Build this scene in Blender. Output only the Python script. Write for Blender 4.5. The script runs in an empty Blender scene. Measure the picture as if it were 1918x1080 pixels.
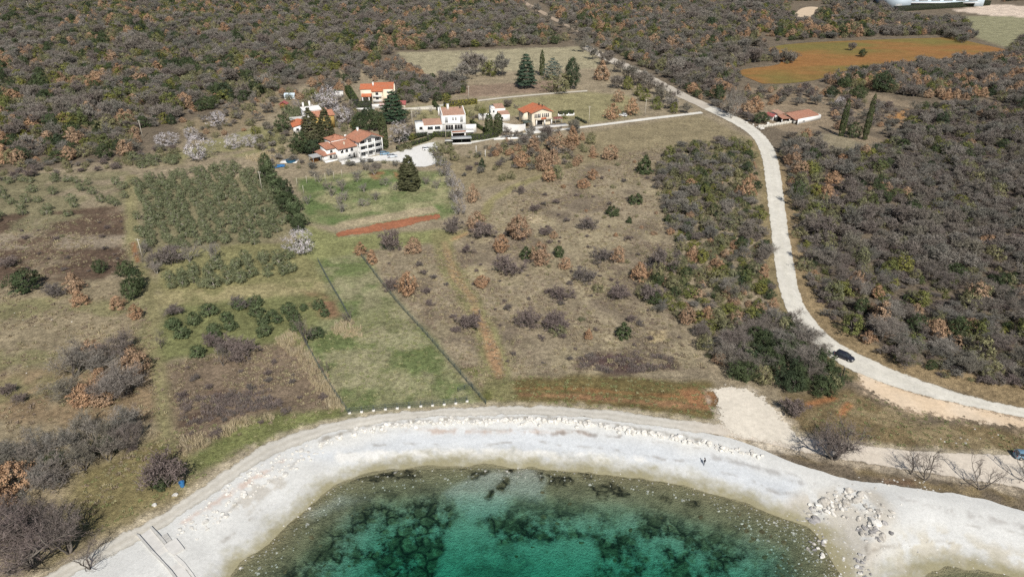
import bpy, math
import numpy as np
from mathutils import Vector, Matrix

# ------------------------------------------------------------------ camera, sky, sun
scene = bpy.context.scene
COL = scene.collection
CAMZ, PITCH, FPX = 90.0, math.radians(28), 1280.0
cam_d = bpy.data.cameras.new('camera')
cam = bpy.data.objects.new('camera', cam_d)
COL.objects.link(cam)
cam.location = (0, 0, CAMZ)
cam.rotation_euler = (math.radians(90) - PITCH, 0, 0)
cam_d.sensor_fit = 'HORIZONTAL'
cam_d.sensor_width = 36
cam_d.lens = FPX / 1918 * 36
cam_d.clip_start = 1
cam_d.clip_end = 30000
scene.camera = cam

SUN_EL, SUN_AZ = math.radians(44), math.radians(12)      # azimuth to the right of straight behind the camera
world = bpy.data.worlds.new('World')
scene.world = world
world.use_nodes = True
wn = world.node_tree
sky = wn.nodes.new('ShaderNodeTexSky')
sky.sky_type = 'NISHITA'
sky.sun_disc = False
sky.sun_elevation = SUN_EL
to_sun = Vector((math.sin(SUN_AZ) * math.cos(SUN_EL), -math.cos(SUN_AZ) * math.cos(SUN_EL), math.sin(SUN_EL)))
sky.sun_rotation = math.atan2(to_sun.x, to_sun.y)
wn.links.new(sky.outputs[0], wn.nodes['Background'].inputs[0])
wn.nodes['Background'].inputs[1].default_value = 0.065
sun_d = bpy.data.lights.new('sun', 'SUN')
sun_d.energy = 4.8
sun_d.angle = math.radians(0.5)
sun_d.color = (1.0, 0.955, 0.89)
sun = bpy.data.objects.new('sun', sun_d)
COL.objects.link(sun)
sun.rotation_euler = to_sun.to_track_quat('Z', 'Y').to_euler()
sun.location = (60, -80, 200)
scene.view_settings.view_transform = 'Standard'
scene.view_settings.look = 'None'
scene.view_settings.exposure = 0.0
scene.view_settings.gamma = 1.0
scene.cycles.use_denoising = False
scene.cycles.max_bounces = 6
scene.cycles.diffuse_bounces = 2
scene.cycles.transparent_max_bounces = 12

# ------------------------------------------------------------------ numbers and noise
RS = np.random.RandomState


def hash2(ix, iy, seed):
    n = (ix.astype(np.int64) * 374761393 + iy.astype(np.int64) * 668265263 + seed * 974711) & 0x7fffffff
    n = ((n ^ (n >> 13)) * 1274126177) & 0x7fffffff
    n = (n ^ (n >> 16)) & 0xffff
    return n / 65535.0


def vnoise(x, y, seed=0):
    x0, y0 = np.floor(x), np.floor(y)
    fx, fy = x - x0, y - y0
    fx = fx * fx * (3 - 2 * fx)
    fy = fy * fy * (3 - 2 * fy)
    a, b = hash2(x0, y0, seed), hash2(x0 + 1, y0, seed)
    c, d = hash2(x0, y0 + 1, seed), hash2(x0 + 1, y0 + 1, seed)
    return (a * (1 - fx) + b * fx) * (1 - fy) + (c * (1 - fx) + d * fx) * fy


def fbm(x, y, seed=0, octs=4):
    t = 0
    amp = .5
    for i in range(octs):
        t = t + amp * (vnoise(x, y, seed + i * 17) - .5)
        x, y, amp = x * 2.03 + 13.7, y * 2.03 + 7.1, amp * .55
    return t * 2          # about -1 .. 1


def sstep(a, b, x):
    t = np.clip((x - a) / (b - a), 0, 1)
    return t * t * (3 - 2 * t)


def sdist(poly, X, Y):
    """signed distance to a closed polygon, negative inside"""
    P = np.asarray(poly, float)
    n = len(P)
    d = np.full(X.shape, 1e18)
    inside = np.zeros(X.shape, bool)
    for i in range(n):
        a, b = P[i], P[(i + 1) % n]
        ex, ey = b - a
        wx, wy = X - a[0], Y - a[1]
        t = np.clip((wx * ex + wy * ey) / (ex * ex + ey * ey + 1e-9), 0, 1)
        d = np.minimum(d, (wx - ex * t) ** 2 + (wy - ey * t) ** 2)
        c = (a[1] <= Y) != (b[1] <= Y)
        with np.errstate(divide='ignore', invalid='ignore'):
            xi = a[0] + (Y - a[1]) / (ey if ey else 1e-9) * ex
        inside ^= c & (X < xi)
    d = np.sqrt(d)
    return np.where(inside, -d, d)


def ldist(line, X, Y):
    P = np.asarray(line, float)
    d = np.full(np.shape(X), 1e18)
    for a, b in zip(P[:-1], P[1:]):
        ex, ey = b - a
        wx, wy = X - a[0], Y - a[1]
        t = np.clip((wx * ex + wy * ey) / (ex * ex + ey * ey + 1e-9), 0, 1)
        d = np.minimum(d, (wx - ex * t) ** 2 + (wy - ey * t) ** 2)
    return np.sqrt(d)


def ray(px, py):
    u, v = (px - 959) / FPX, (540 - py) / FPX
    return np.array([u, math.cos(PITCH) + v * math.sin(PITCH), -math.sin(PITCH) + v * math.cos(PITCH)])


def on_plane(px, py, z):
    d = ray(px, py)
    t = (z - CAMZ) / d[2]
    return np.array([d[0] * t, d[1] * t, z])


SHORE_PX = [(60, 1500), (250, 1260), (385, 1120), (420, 1080), (445, 1050), (500, 1005), (560, 950), (620, 905), (700, 876), (800, 867),
            (900, 866), (1000, 869), (1100, 877), (1200, 886), (1290, 903), (1385, 931), (1455, 956), (1515, 976),
            (1546, 1002), (1566, 1038), (1590, 1078), (1615, 1096), (1650, 1094), (1700, 1076), (1780, 1056), (1850, 1064), (1930, 1082), (2150, 1140), (2700, 1300)]
SHORE = [on_plane(x, y, 0)[:2] for x, y in SHORE_PX]
SEA = SHORE + [np.array([400., -300.]), np.array([-400., -300.])]


def shore_s(X, Y):
    d = sdist(SEA, X, Y)              # positive on land, with a slightly uneven edge
    return d + 1.5 * fbm(X * .16, Y * .16, 91, 4) * np.exp(-(d / 8) ** 2)


def height(X, Y):
    X, Y = np.asarray(X, float), np.asarray(Y, float)
    far = 0.010 * np.maximum(0, Y - 190)
    s = np.where(Y > 190, 99., 0.)
    m = Y <= 190
    if m.any():
        s = s.copy()
        if s.ndim:
            s[m] = shore_s(X[m], Y[m])
        else:
            s = shore_s(X.reshape(1), Y.reshape(1))[0]
    land = 0.05 + 1.95 * sstep(0, 13, s) + far
    bed = -np.minimum(5.5, 0.05 * np.maximum(0, -s) + .13 * np.maximum(0, -s - 7))
    return np.where(s > 0, land, bed + 0.05 * np.exp(s))


def at(px, py, z=None):
    if z is not None:
        return on_plane(px, py, z)
    zz = 2.0
    for _ in range(8):
        p = on_plane(px, py, zz)
        zz = float(height(p[0], p[1]))
    p[2] = zz
    return p


def at_many(pts):
    return [at(*p) for p in pts]


def depth_of(p):
    return p[1] * math.cos(PITCH) + (CAMZ - p[2]) * math.sin(PITCH)


def ppm(p):
    return FPX / depth_of(p)          # photo pixels per metre, sideways


def ppm_v(p):                          # photo pixels per metre, upwards
    th = math.atan2(CAMZ - p[2], math.hypot(p[0], p[1]))
    return ppm(p) * math.cos(th)


def to_px(X, Y, Z):
    dep = Y * math.cos(PITCH) + (CAMZ - Z) * math.sin(PITCH)
    up = Y * math.sin(PITCH) - (CAMZ - Z) * math.cos(PITCH)
    return 959 + FPX * X / dep, 540 - FPX * up / dep


KL = 1.08                               # how bright a white level surface lies under this sun and sky


def srgb(r, g, b, k=1.0):
    out = []
    for c in (r, g, b):
        c /= 255.
        l = c / 12.92 if c <= .04045 else ((c + .055) / 1.055) ** 2.4
        out.append(l / KL * k)
    out = np.array(out)
    return out * .88 + .12 * out.dot([.3, .59, .11])


# ------------------------------------------------------------------ materials
def new_mat(name):
    m = bpy.data.materials.new(name)
    m.use_nodes = True
    nt = m.node_tree
    b = nt.nodes['Principled BSDF']
    b.inputs['Roughness'].default_value = .9
    b.inputs['Specular IOR Level'].default_value = .15
    return m, nt, b


def nd(nt, t, **kw):
    n = nt.nodes.new(t)
    for k, v in kw.items():
        setattr(n, k, v)
    return n


def mixcol(nt, a, b, fac, blend='MIX'):
    n = nt.nodes.new('ShaderNodeMix')
    n.data_type = 'RGBA'
    n.blend_type = blend
    for s, v in ((n.inputs[0], fac), (n.inputs[6], a), (n.inputs[7], b)):
        if isinstance(v, bpy.types.NodeSocket):
            nt.links.new(v, s)
        elif isinstance(v, (int, float)):
            s.default_value = v
        else:
            s.default_value = (*v, 1)
    return n.outputs[2]


def noise(nt, scale, detail=3, rough=.6, vec=None, lo=None, hi=None, lo_v=0., hi_v=1.):
    n = nt.nodes.new('ShaderNodeTexNoise')
    n.inputs['Scale'].default_value = scale
    n.inputs['Detail'].default_value = detail
    n.inputs['Roughness'].default_value = rough
    if vec is not None:
        nt.links.new(vec, n.inputs['Vector'])
    if lo is None:
        return n.outputs[0]
    r = nt.nodes.new('ShaderNodeMapRange')
    r.inputs[1].default_value, r.inputs[2].default_value = lo, hi
    r.inputs[3].default_value, r.inputs[4].default_value = lo_v, hi_v
    nt.links.new(n.outputs[0], r.inputs[0])
    return r.outputs[0]


def obj_vec(nt):
    return nd(nt, 'ShaderNodeTexCoord').outputs['Object']


def bump(nt, b, hsock, strength, dist):
    n = nt.nodes.new('ShaderNodeBump')
    n.inputs['Strength'].default_value = strength
    n.inputs['Distance'].default_value = dist
    nt.links.new(hsock, n.inputs['Height'])
    nt.links.new(n.outputs[0], b.inputs['Normal'])


def simple(name, col, rough=.8, var=.18, scale=2.0, spec=.2, metal=0.):
    m, nt, b = new_mat(name)
    v = obj_vec(nt)
    f = noise(nt, scale, 4, .65, v, .3, .7)
    c = mixcol(nt, tuple(np.array(col) * (1 - var)), tuple(np.minimum(1, np.array(col) * (1 + var))), f)
    nt.links.new(c, b.inputs['Base Color'])
    b.inputs['Roughness'].default_value = rough
    b.inputs['Specular IOR Level'].default_value = spec
    b.inputs['Metallic'].default_value = metal
    return m


def leafy(name, stops, tint=.35, rough=.85, trans=.0):
    """stops: colours picked by the random number of each plant, then lightened or darkened leaf clump by leaf clump"""
    m, nt, b = new_mat(name)
    r = nd(nt, 'ShaderNodeObjectInfo').outputs['Random']
    ramp = nd(nt, 'ShaderNodeValToRGB')
    el = ramp.color_ramp.elements
    n = len(stops)
    el[0].position, el[0].color = 0, (*stops[0], 1)
    el[1].position, el[1].color = 1, (*stops[-1], 1)
    for i in range(1, n - 1):
        e = el.new(i / (n - 1))
        e.color = (*stops[i], 1)
    nt.links.new(r, ramp.inputs[0])
    t = nd(nt, 'ShaderNodeAttribute', attribute_name='tint').outputs['Fac']
    mr = nd(nt, 'ShaderNodeMapRange')
    mr.inputs[3].default_value, mr.inputs[4].default_value = 1 - tint, 1 + tint
    nt.links.new(t, mr.inputs[0])
    mul = nd(nt, 'ShaderNodeVectorMath', operation='SCALE')
    nt.links.new(ramp.outputs[0], mul.inputs[0])
    nt.links.new(mr.outputs[0], mul.inputs['Scale'])
    nt.links.new(mul.outputs[0], b.inputs['Base Color'])
    b.inputs['Roughness'].default_value = rough
    b.inputs['Specular IOR Level'].default_value = .1
    return m


M = {}
M['bark'] = simple('bark', (.16, .14, .12), .9, .3, 3)
M['bark_pale'] = simple('bark_pale', (.34, .31, .27), .9, .25, 3)
M['twig'] = leafy('twig', [(.185, .16, .135), (.235, .21, .178), (.185, .155, .138), (.285, .26, .225), (.17, .165, .145), (.215, .195, .152)], .45)
M['twig_purple'] = leafy('twig_purple', [(.165, .132, .122), (.20, .162, .145), (.155, .138, .125)], .4)
M['russet'] = leafy('russet', [(.40, .255, .155), (.34, .21, .125), (.39, .27, .175), (.30, .20, .13)], .4)
M['green_dark'] = leafy('green_dark', [(.055, .075, .036), (.07, .09, .042), (.045, .063, .036)], .5)
M['green_mid'] = leafy('green_mid', [(.13, .145, .05), (.18, .175, .05), (.10, .12, .05)], .45)
M['green_grey'] = leafy('green_grey', [(.18, .18, .095), (.215, .20, .105), (.15, .158, .09)], .45)
M['olive_round'] = leafy('olive_round', [(.085, .115, .055), (.10, .125, .062), (.075, .10, .05)], .45)
M['olive'] = leafy('olive', [(.155, .175, .095), (.18, .195, .11), (.14, .16, .085)], .4)
M['conifer'] = leafy('conifer', [(.085, .085, .045), (.075, .08, .04)], .45)
M['cedar'] = leafy('cedar', [(.045, .075, .042), (.055, .082, .055)], .45)
M['cedar_blue'] = leafy('cedar_blue', [(.11, .14, .125), (.12, .145, .12)], .4)
M['cypress'] = leafy('cypress', [(.075, .095, .042), (.085, .098, .045)], .4)
M['hedge'] = leafy('hedge', [(.075, .10, .035), (.09, .11, .035)], .4)
M['hedge_yellow'] = leafy('hedge_yellow', [(.22, .21, .05), (.25, .22, .05)], .4)
M['blossom'] = leafy('blossom', [(.50, .47, .47), (.42, .39, .395)], .4)
M['blossom_grey'] = leafy('blossom_grey', [(.27, .25, .245), (.32, .295, .285)], .4)
M['reed'] = leafy('reed', [(.52, .44, .29), (.46, .38, .24), (.56, .48, .34)], .3)
M['tuft'] = leafy('tuft', [(.33, .275, .175), (.27, .22, .155), (.24, .19, .15), (.36, .31, .19), (.22, .205, .12)], .3)
M['tuft_green'] = leafy('tuft_green', [(.17, .20, .08), (.22, .235, .11), (.30, .28, .16)], .3)
M['white_wall'] = simple('white_wall', (.78, .77, .74), .85, .05, 1.2)
M['cream_wall'] = simple('cream_wall', (.74, .66, .52), .85, .06, 1.2)
M['ochre_wall'] = simple('ochre_wall', (.55, .38, .13), .85, .08, 1.2)
M['grey_wall'] = simple('grey_wall', (.50, .49, .46), .9, .12, 1.2)
M['stone_wall'] = simple('stone_wall', (.56, .53, .46), .9, .25, 1.6)
M['concrete'] = simple('concrete', (.60, .585, .55), .9, .1, .8)
M['dark'] = simple('dark', (.035, .033, .032), .7, .2, 2)
M['glass'] = simple('glass', (.035, .042, .05), .12, .2, 2, .5)
M['shutter'] = simple('shutter', (.34, .35, .35), .6, .1, 3)
M['wood'] = simple('wood', (.36, .17, .06), .8, .25, 3)
M['pole_wood'] = simple('pole_wood', (.50, .46, .38), .9, .2, 2)
M['metal'] = simple('metal', (.42, .43, .42), .5, .1, 2, .4)
M['dark_metal'] = simple('dark_metal', (.07, .09, .075), .6, .2, 2, .4)
M['wire'] = simple('wire', (.11, .13, .11), .6, .2, 2, .4)
M['tyre'] = simple('tyre', (.02, .02, .02), .8, .2, 5)
M['blue'] = simple('blue', (.05, .19, .42), .5, .15, 4)
M['blue_dark'] = simple('blue_dark', (.025, .10, .17), .6, .3, 3)
M['pool_cover'] = simple('pool_cover', (.06, .085, .095), .6, .2, 2)
M['white_paint'] = simple('white_paint', (.75, .75, .74), .35, .04, 2, .5)
M['silver_paint'] = simple('silver_paint', (.50, .54, .58), .3, .05, 2, .5)
M['black_paint'] = simple('black_paint', (.022, .024, .035), .18, .1, 2, .6)
M['blue_paint'] = simple('blue_paint', (.16, .28, .38), .25, .08, 2, .5)
M['lamp_glass'] = simple('lamp_glass', (.7, .7, .68), .15, .05, 2, .6)
M['plate'] = simple('plate', (.55, .64, .70), .6, .06, .5)


def tile_mat(name, col):
    m, nt, b = new_mat(name)
    v = obj_vec(nt)
    c1 = mixcol(nt, tuple(np.array(col) * .72), tuple(np.array(col) * 1.22), noise(nt, 1.3, 5, .7, v, .32, .68))
    c2 = mixcol(nt, c1, tuple(np.array((.34, .27, .2))), noise(nt, .35, 3, .6, v, .5, .8, 0, .5))
    nt.links.new(c2, b.inputs['Base Color'])
    w = nd(nt, 'ShaderNodeTexWave', wave_type='BANDS', bands_direction='X')
    w.inputs['Scale'].default_value = 1.6
    nt.links.new(v, w.inputs['Vector'])
    bump(nt, b, w.outputs[0], .8, .08)
    return m


M['tile'] = tile_mat('tile', (.50, .235, .15))
M['tile_orange'] = tile_mat('tile_orange', (.60, .20, .10))
M['tile_old'] = tile_mat('tile_old', (.44, .22, .15))
M['tile_pale'] = tile_mat('tile_pale', (.48, .29, .21))
M['red_sheet'] = simple('red_sheet', (.38, .12, .11), .7, .15, 1)


def rock_mat(name, c0, c1):
    m, nt, b = new_mat(name)
    v = obj_vec(nt)
    r = nd(nt, 'ShaderNodeObjectInfo').outputs['Random']
    base = mixcol(nt, c0, c1, r)
    f = noise(nt, 2.5, 5, .7, v, .4, .75)
    nt.links.new(mixcol(nt, base, tuple(np.array(c0) * .55), f), b.inputs['Base Color'])
    bump(nt, b, noise(nt, 6, 4, .6, v), .5, .1)
    return m


M['boulder'] = rock_mat('boulder', (.70, .67, .61), (.82, .80, .74))
M['rock'] = rock_mat('rock', (.46, .43, .38), (.66, .62, .55))
M['slab'] = rock_mat('slab', (.28, .27, .265), (.46, .44, .42))
M['wet_rock'] = rock_mat('wet_rock', (.15, .12, .065), (.26, .21, .12))
M['pebble'] = rock_mat('pebble', (.55, .53, .47), (.82, .79, .72))


def ground_mat(name, fine=1.0, rough_bump=.6, contrast=.55, speck=None, ragged=0.):
    """painted soil and grass colours, broken up by world-sized noise"""
    m, nt, b = new_mat(name)
    col = nd(nt, 'ShaderNodeAttribute', attribute_name='Col').outputs['Color']
    v = obj_vec(nt)
    n1 = noise(nt, .16, 5, .65, v, .3, .7, 1 - contrast * .35, 1 + contrast * .35)
    n2 = noise(nt, .9 * fine, 5, .72, v, .3, .7, 1 - contrast * .6, 1 + contrast * .6)
    n3 = noise(nt, 4.2 * fine, 3, .7, v, .3, .7, 1 - contrast * .45, 1 + contrast * .45)
    mm = nd(nt, 'ShaderNodeMath', operation='MULTIPLY')
    nt.links.new(n1, mm.inputs[0])
    nt.links.new(n2, mm.inputs[1])
    m2 = nd(nt, 'ShaderNodeMath', operation='MULTIPLY')
    nt.links.new(mm.outputs[0], m2.inputs[0])
    nt.links.new(n3, m2.inputs[1])
    sc = nd(nt, 'ShaderNodeVectorMath', operation='SCALE')
    nt.links.new(col, sc.inputs[0])
    nt.links.new(m2.outputs[0], sc.inputs['Scale'])
    out = sc.outputs[0]
    if speck:
        out = mixcol(nt, out, speck[0], noise(nt, speck[1], 4, .75, v, speck[2], speck[2] + .06, 0, speck[3]))
    nt.links.new(out, b.inputs['Base Color'])
    bump(nt, b, n3, rough_bump, .25)
    if ragged:                       # gravel thins out raggedly over the last stretch before its edge (metres)
        e = nd(nt, 'ShaderNodeAttribute', attribute_name='edge').outputs['Fac']
        sub = nd(nt, 'ShaderNodeMath', operation='SUBTRACT')
        nt.links.new(e, sub.inputs[0])
        nt.links.new(noise(nt, 1.1, 6, .75, v, .3, .7, 0, ragged), sub.inputs[1])
        mr = nd(nt, 'ShaderNodeMapRange')
        mr.inputs[1].default_value, mr.inputs[2].default_value = -.12, .25
        nt.links.new(sub.outputs[0], mr.inputs[0])
        nt.links.new(mr.outputs[0], b.inputs['Alpha'])
    return m


M['ground'] = ground_mat('ground', 1.0, .8, .78)
M['beach'] = ground_mat('beach', 2.2, .35, .20, ((.42, .40, .36), 5.0, .60, .5))
M['road'] = ground_mat('road', .8, .1, .24, ((.36, .34, .31), 1.1, .60, .35), ragged=.7)
M['track'] = ground_mat('track', 1.2, .2, .22, ragged=.7)
M['sandy'] = ground_mat('sandy', 1.0, .2, .24, ragged=3.6)
M['soil'] = ground_mat('soil', 1.0, .6, .42, ragged=2.0)
M['pad'] = ground_mat('pad', 1.0, .1, .14, ragged=1.2)


# ------------------------------------------------------------------ mesh and object helpers
def mesh_np(name, V, F, mats, mi=None, tint=None, smooth=False, cols=None):
    V = np.asarray(V, np.float32).reshape(-1, 3)
    F = np.asarray(F, np.int32)
    k = F.shape[1]
    me = bpy.data.meshes.new(name)
    me.vertices.add(len(V))
    me.vertices.foreach_set('co', V.ravel())
    me.loops.add(F.size)
    me.loops.foreach_set('vertex_index', F.ravel())
    me.polygons.add(len(F))
    me.polygons.foreach_set('loop_start', np.arange(0, F.size, k, dtype=np.int32))
    me.polygons.foreach_set('loop_total', np.full(len(F), k, np.int32))
    if mi is not None:
        me.polygons.foreach_set('material_index', np.asarray(mi, np.int32))
    if smooth:
        me.polygons.foreach_set('use_smooth', np.ones(len(F), bool))
    me.update(calc_edges=True)
    if tint is not None:
        a = me.attributes.new('tint', 'FLOAT', 'FACE')
        a.data.foreach_set('value', np.asarray(tint, np.float32))
    if cols is not None:
        a = me.attributes.new('Col', 'FLOAT_COLOR', 'POINT')
        c4 = np.ones((len(V), 4), np.float32)
        c4[:, :3] = cols
        a.data.foreach_set('color', c4.ravel())
    for m in (mats if isinstance(mats, (list, tuple)) else [mats]):
        me.materials.append(m)
    return me


def link(name, me, parent=None, loc=None, rot=None):
    o = bpy.data.objects.new(name, me)
    COL.objects.link(o)
    if parent is not None:
        o.parent = parent
    if loc is not None:
        o.location = loc
    if rot is not None:
        o.rotation_euler = rot
    return o


def tag(o, label=None, cat=None, group=None, kind=None):
    for k, v in (('label', label), ('category', cat), ('group', group), ('kind', kind)):
        if v:
            o[k] = v
    return o


def empty(name, loc, rz, label, cat, group=None):
    o = bpy.data.objects.new(name, None)
    COL.objects.link(o)
    o.location = loc
    o.rotation_euler = (0, 0, rz)
    o.empty_display_size = .5
    return tag(o, label, cat, group)


class MB:
    """collects boxes, tubes and quads into one all-quad mesh"""

    def __init__(s):
        s.V, s.F, s.T, s.n = [], [], [], 0

    def add(s, V, F, t=.5):
        V = np.asarray(V, float).reshape(-1, 3)
        F = np.asarray(F, int).reshape(-1, 4)
        s.V.append(V)
        s.F.append(F + s.n)
        s.T.append(np.broadcast_to(np.asarray(t, float), (len(F),)))
        s.n += len(V)
        return s

    def box(s, x0, x1, y0, y1, z0, z1):
        V = [(x, y, z) for x in (x0, x1) for y in (y0, y1) for z in (z0, z1)]
        return s.add(V, [(0, 1, 3, 2), (4, 6, 7, 5), (0, 4, 5, 1), (2, 3, 7, 6), (0, 2, 6, 4), (1, 5, 7, 3)])

    def tube(s, pts, rad, k=5, t=.5, cap=False):
        pts = np.asarray(pts, float)
        n = len(pts)
        rad = np.broadcast_to(np.asarray(rad, float), (n,))
        d = np.gradient(pts, axis=0)
        d /= np.linalg.norm(d, axis=1)[:, None] + 1e-9
        ref = np.array([0, 0, 1.]) if abs(d[0][2]) < .9 else np.array([1., 0, 0])
        a = np.cross(d, ref)
        a /= np.linalg.norm(a, axis=1)[:, None] + 1e-9
        b = np.cross(d, a)
        an = np.arange(k) * 2 * math.pi / k
        V = pts[:, None] + rad[:, None, None] * (np.cos(an)[None, :, None] * a[:, None] + np.sin(an)[None, :, None] * b[:, None])
        F = []
        for i in range(n - 1):
            for j in range(k):
                F.append((i * k + j, i * k + (j + 1) % k, (i + 1) * k + (j + 1) % k, (i + 1) * k + j))
        V = V.reshape(-1, 3)
        if cap:
            c0 = len(V)
            V = np.vstack([V, pts[-1:], pts[:1]])
            for j in range(0, k - 1, 2):
                F.append(((n - 1) * k + j, (n - 1) * k + (j + 1) % k, (n - 1) * k + (j + 2) % k, c0))
                F.append((j, c0 + 1, (j + 2) % k, (j + 1) % k))
        return s.add(V, F, t)

    def slivers(s, A, B, w, t, rs):
        A, B = np.asarray(A, float), np.asarray(B, float)
        d = B - A
        r = rs.normal(size=A.shape)
        p = np.cross(d, r)
        p /= np.linalg.norm(p, axis=1)[:, None] + 1e-9
        w = np.broadcast_to(np.asarray(w, float), (len(A),))[:, None]
        V = np.stack([A - p * w / 2, A + p * w / 2, B + p * w * .2, B - p * w * .2], 1).reshape(-1, 3)
        F = np.arange(len(A) * 4).reshape(-1, 4)
        return s.add(V, F, t)

    def leaves(s, C, N, w, l, t, rs):
        C, N = np.asarray(C, float), np.asarray(N, float)
        N = N / (np.linalg.norm(N, axis=1)[:, None] + 1e-9)
        a = np.cross(N, rs.normal(size=C.shape))
        a /= np.linalg.norm(a, axis=1)[:, None] + 1e-9
        b = np.cross(N, a)
        w = np.broadcast_to(np.asarray(w, float), (len(C),))[:, None] / 2
        l = np.broadcast_to(np.asarray(l, float), (len(C),))[:, None] / 2
        V = np.stack([C - a * w, C + b * l * .9, C + a * w, C - b * l], 1).reshape(-1, 3)
        return s.add(V, np.arange(len(C) * 4).reshape(-1, 4), t)

    def arrays(s):
        return np.vstack(s.V), np.vstack(s.F), np.concatenate(s.T)

    def mesh(s, name, mat, smooth=False):
        V, F, T = s.arrays()
        return mesh_np(name, V, F, mat, tint=T, smooth=smooth)

    def obj(s, name, mat, parent=None, loc=None, rot=None, smooth=False):
        return link(name, s.mesh(name, mat, smooth), parent, loc, rot)


def poly_mesh(name, V, F, mat):
    me = bpy.data.meshes.new(name)
    me.from_pydata([tuple(map(float, v)) for v in V], [], [tuple(f) for f in F])
    me.materials.append(mat)
    me.update()
    return me


# ------------------------------------------------------------------ painting soil colours
TRACK_UP = [(-60, 1160), (80, 1075), (150, 1040), (240, 992), (330, 945), (400, 893), (470, 843), (560, 804), (650, 782), (750, 769), (860, 761), (960, 757),
            (1060, 760), (1160, 768), (1280, 785), (1380, 797), (1480, 812), (1560, 826), (1650, 836), (1780, 848), (1918, 850), (2150, 870)]
TRACK_LO = [(-10, 1180), (125, 1085), (200, 1050), (270, 1012), (350, 962), (430, 906), (500, 860), (590, 821), (680, 799), (780, 785), (880, 779), (980, 778),
            (1080, 781), (1180, 793), (1290, 809), (1380, 822), (1480, 843), (1580, 862), (1690, 880), (1800, 897), (1918, 918), (2150, 965)]
def wpoly(px):
    return [at(*p)[:2] for p in px]


def paint(C, X, Y, region, col, edge=1.5, namp=2.0, nscale=.12, strength=1.0, patch=None, seed=0, line=None, width=1.0):
    """lay a soil or grass colour over a region; patch=(scale, threshold) leaves it in patches; line paints along a polyline"""
    pts = np.array(wpoly(region))
    pad = edge + namp + width + 1
    lo, hi = pts.min(0) - pad, pts.max(0) + pad
    m = (X > lo[0]) & (X < hi[0]) & (Y > lo[1]) & (Y < hi[1])
    if not m.any():
        return
    x, y = X[m], Y[m]
    d = (ldist(pts, x, y) - width) if line else sdist(pts, x, y)
    d = d + namp * fbm(x * nscale, y * nscale, seed + 3, 4)
    w = strength * (1 - sstep(-edge, edge, d))
    if patch:
        f = fbm(x * patch[0], y * patch[0], seed + 41, 4)
        w = w * sstep(patch[1] - .16, patch[1] + .16, f)
    C[m] = C[m] * (1 - w[:, None]) + np.asarray(col)[None] * w[:, None]


FLOOR = srgb(128, 112, 92)
TAN = srgb(158, 145, 114)


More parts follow.
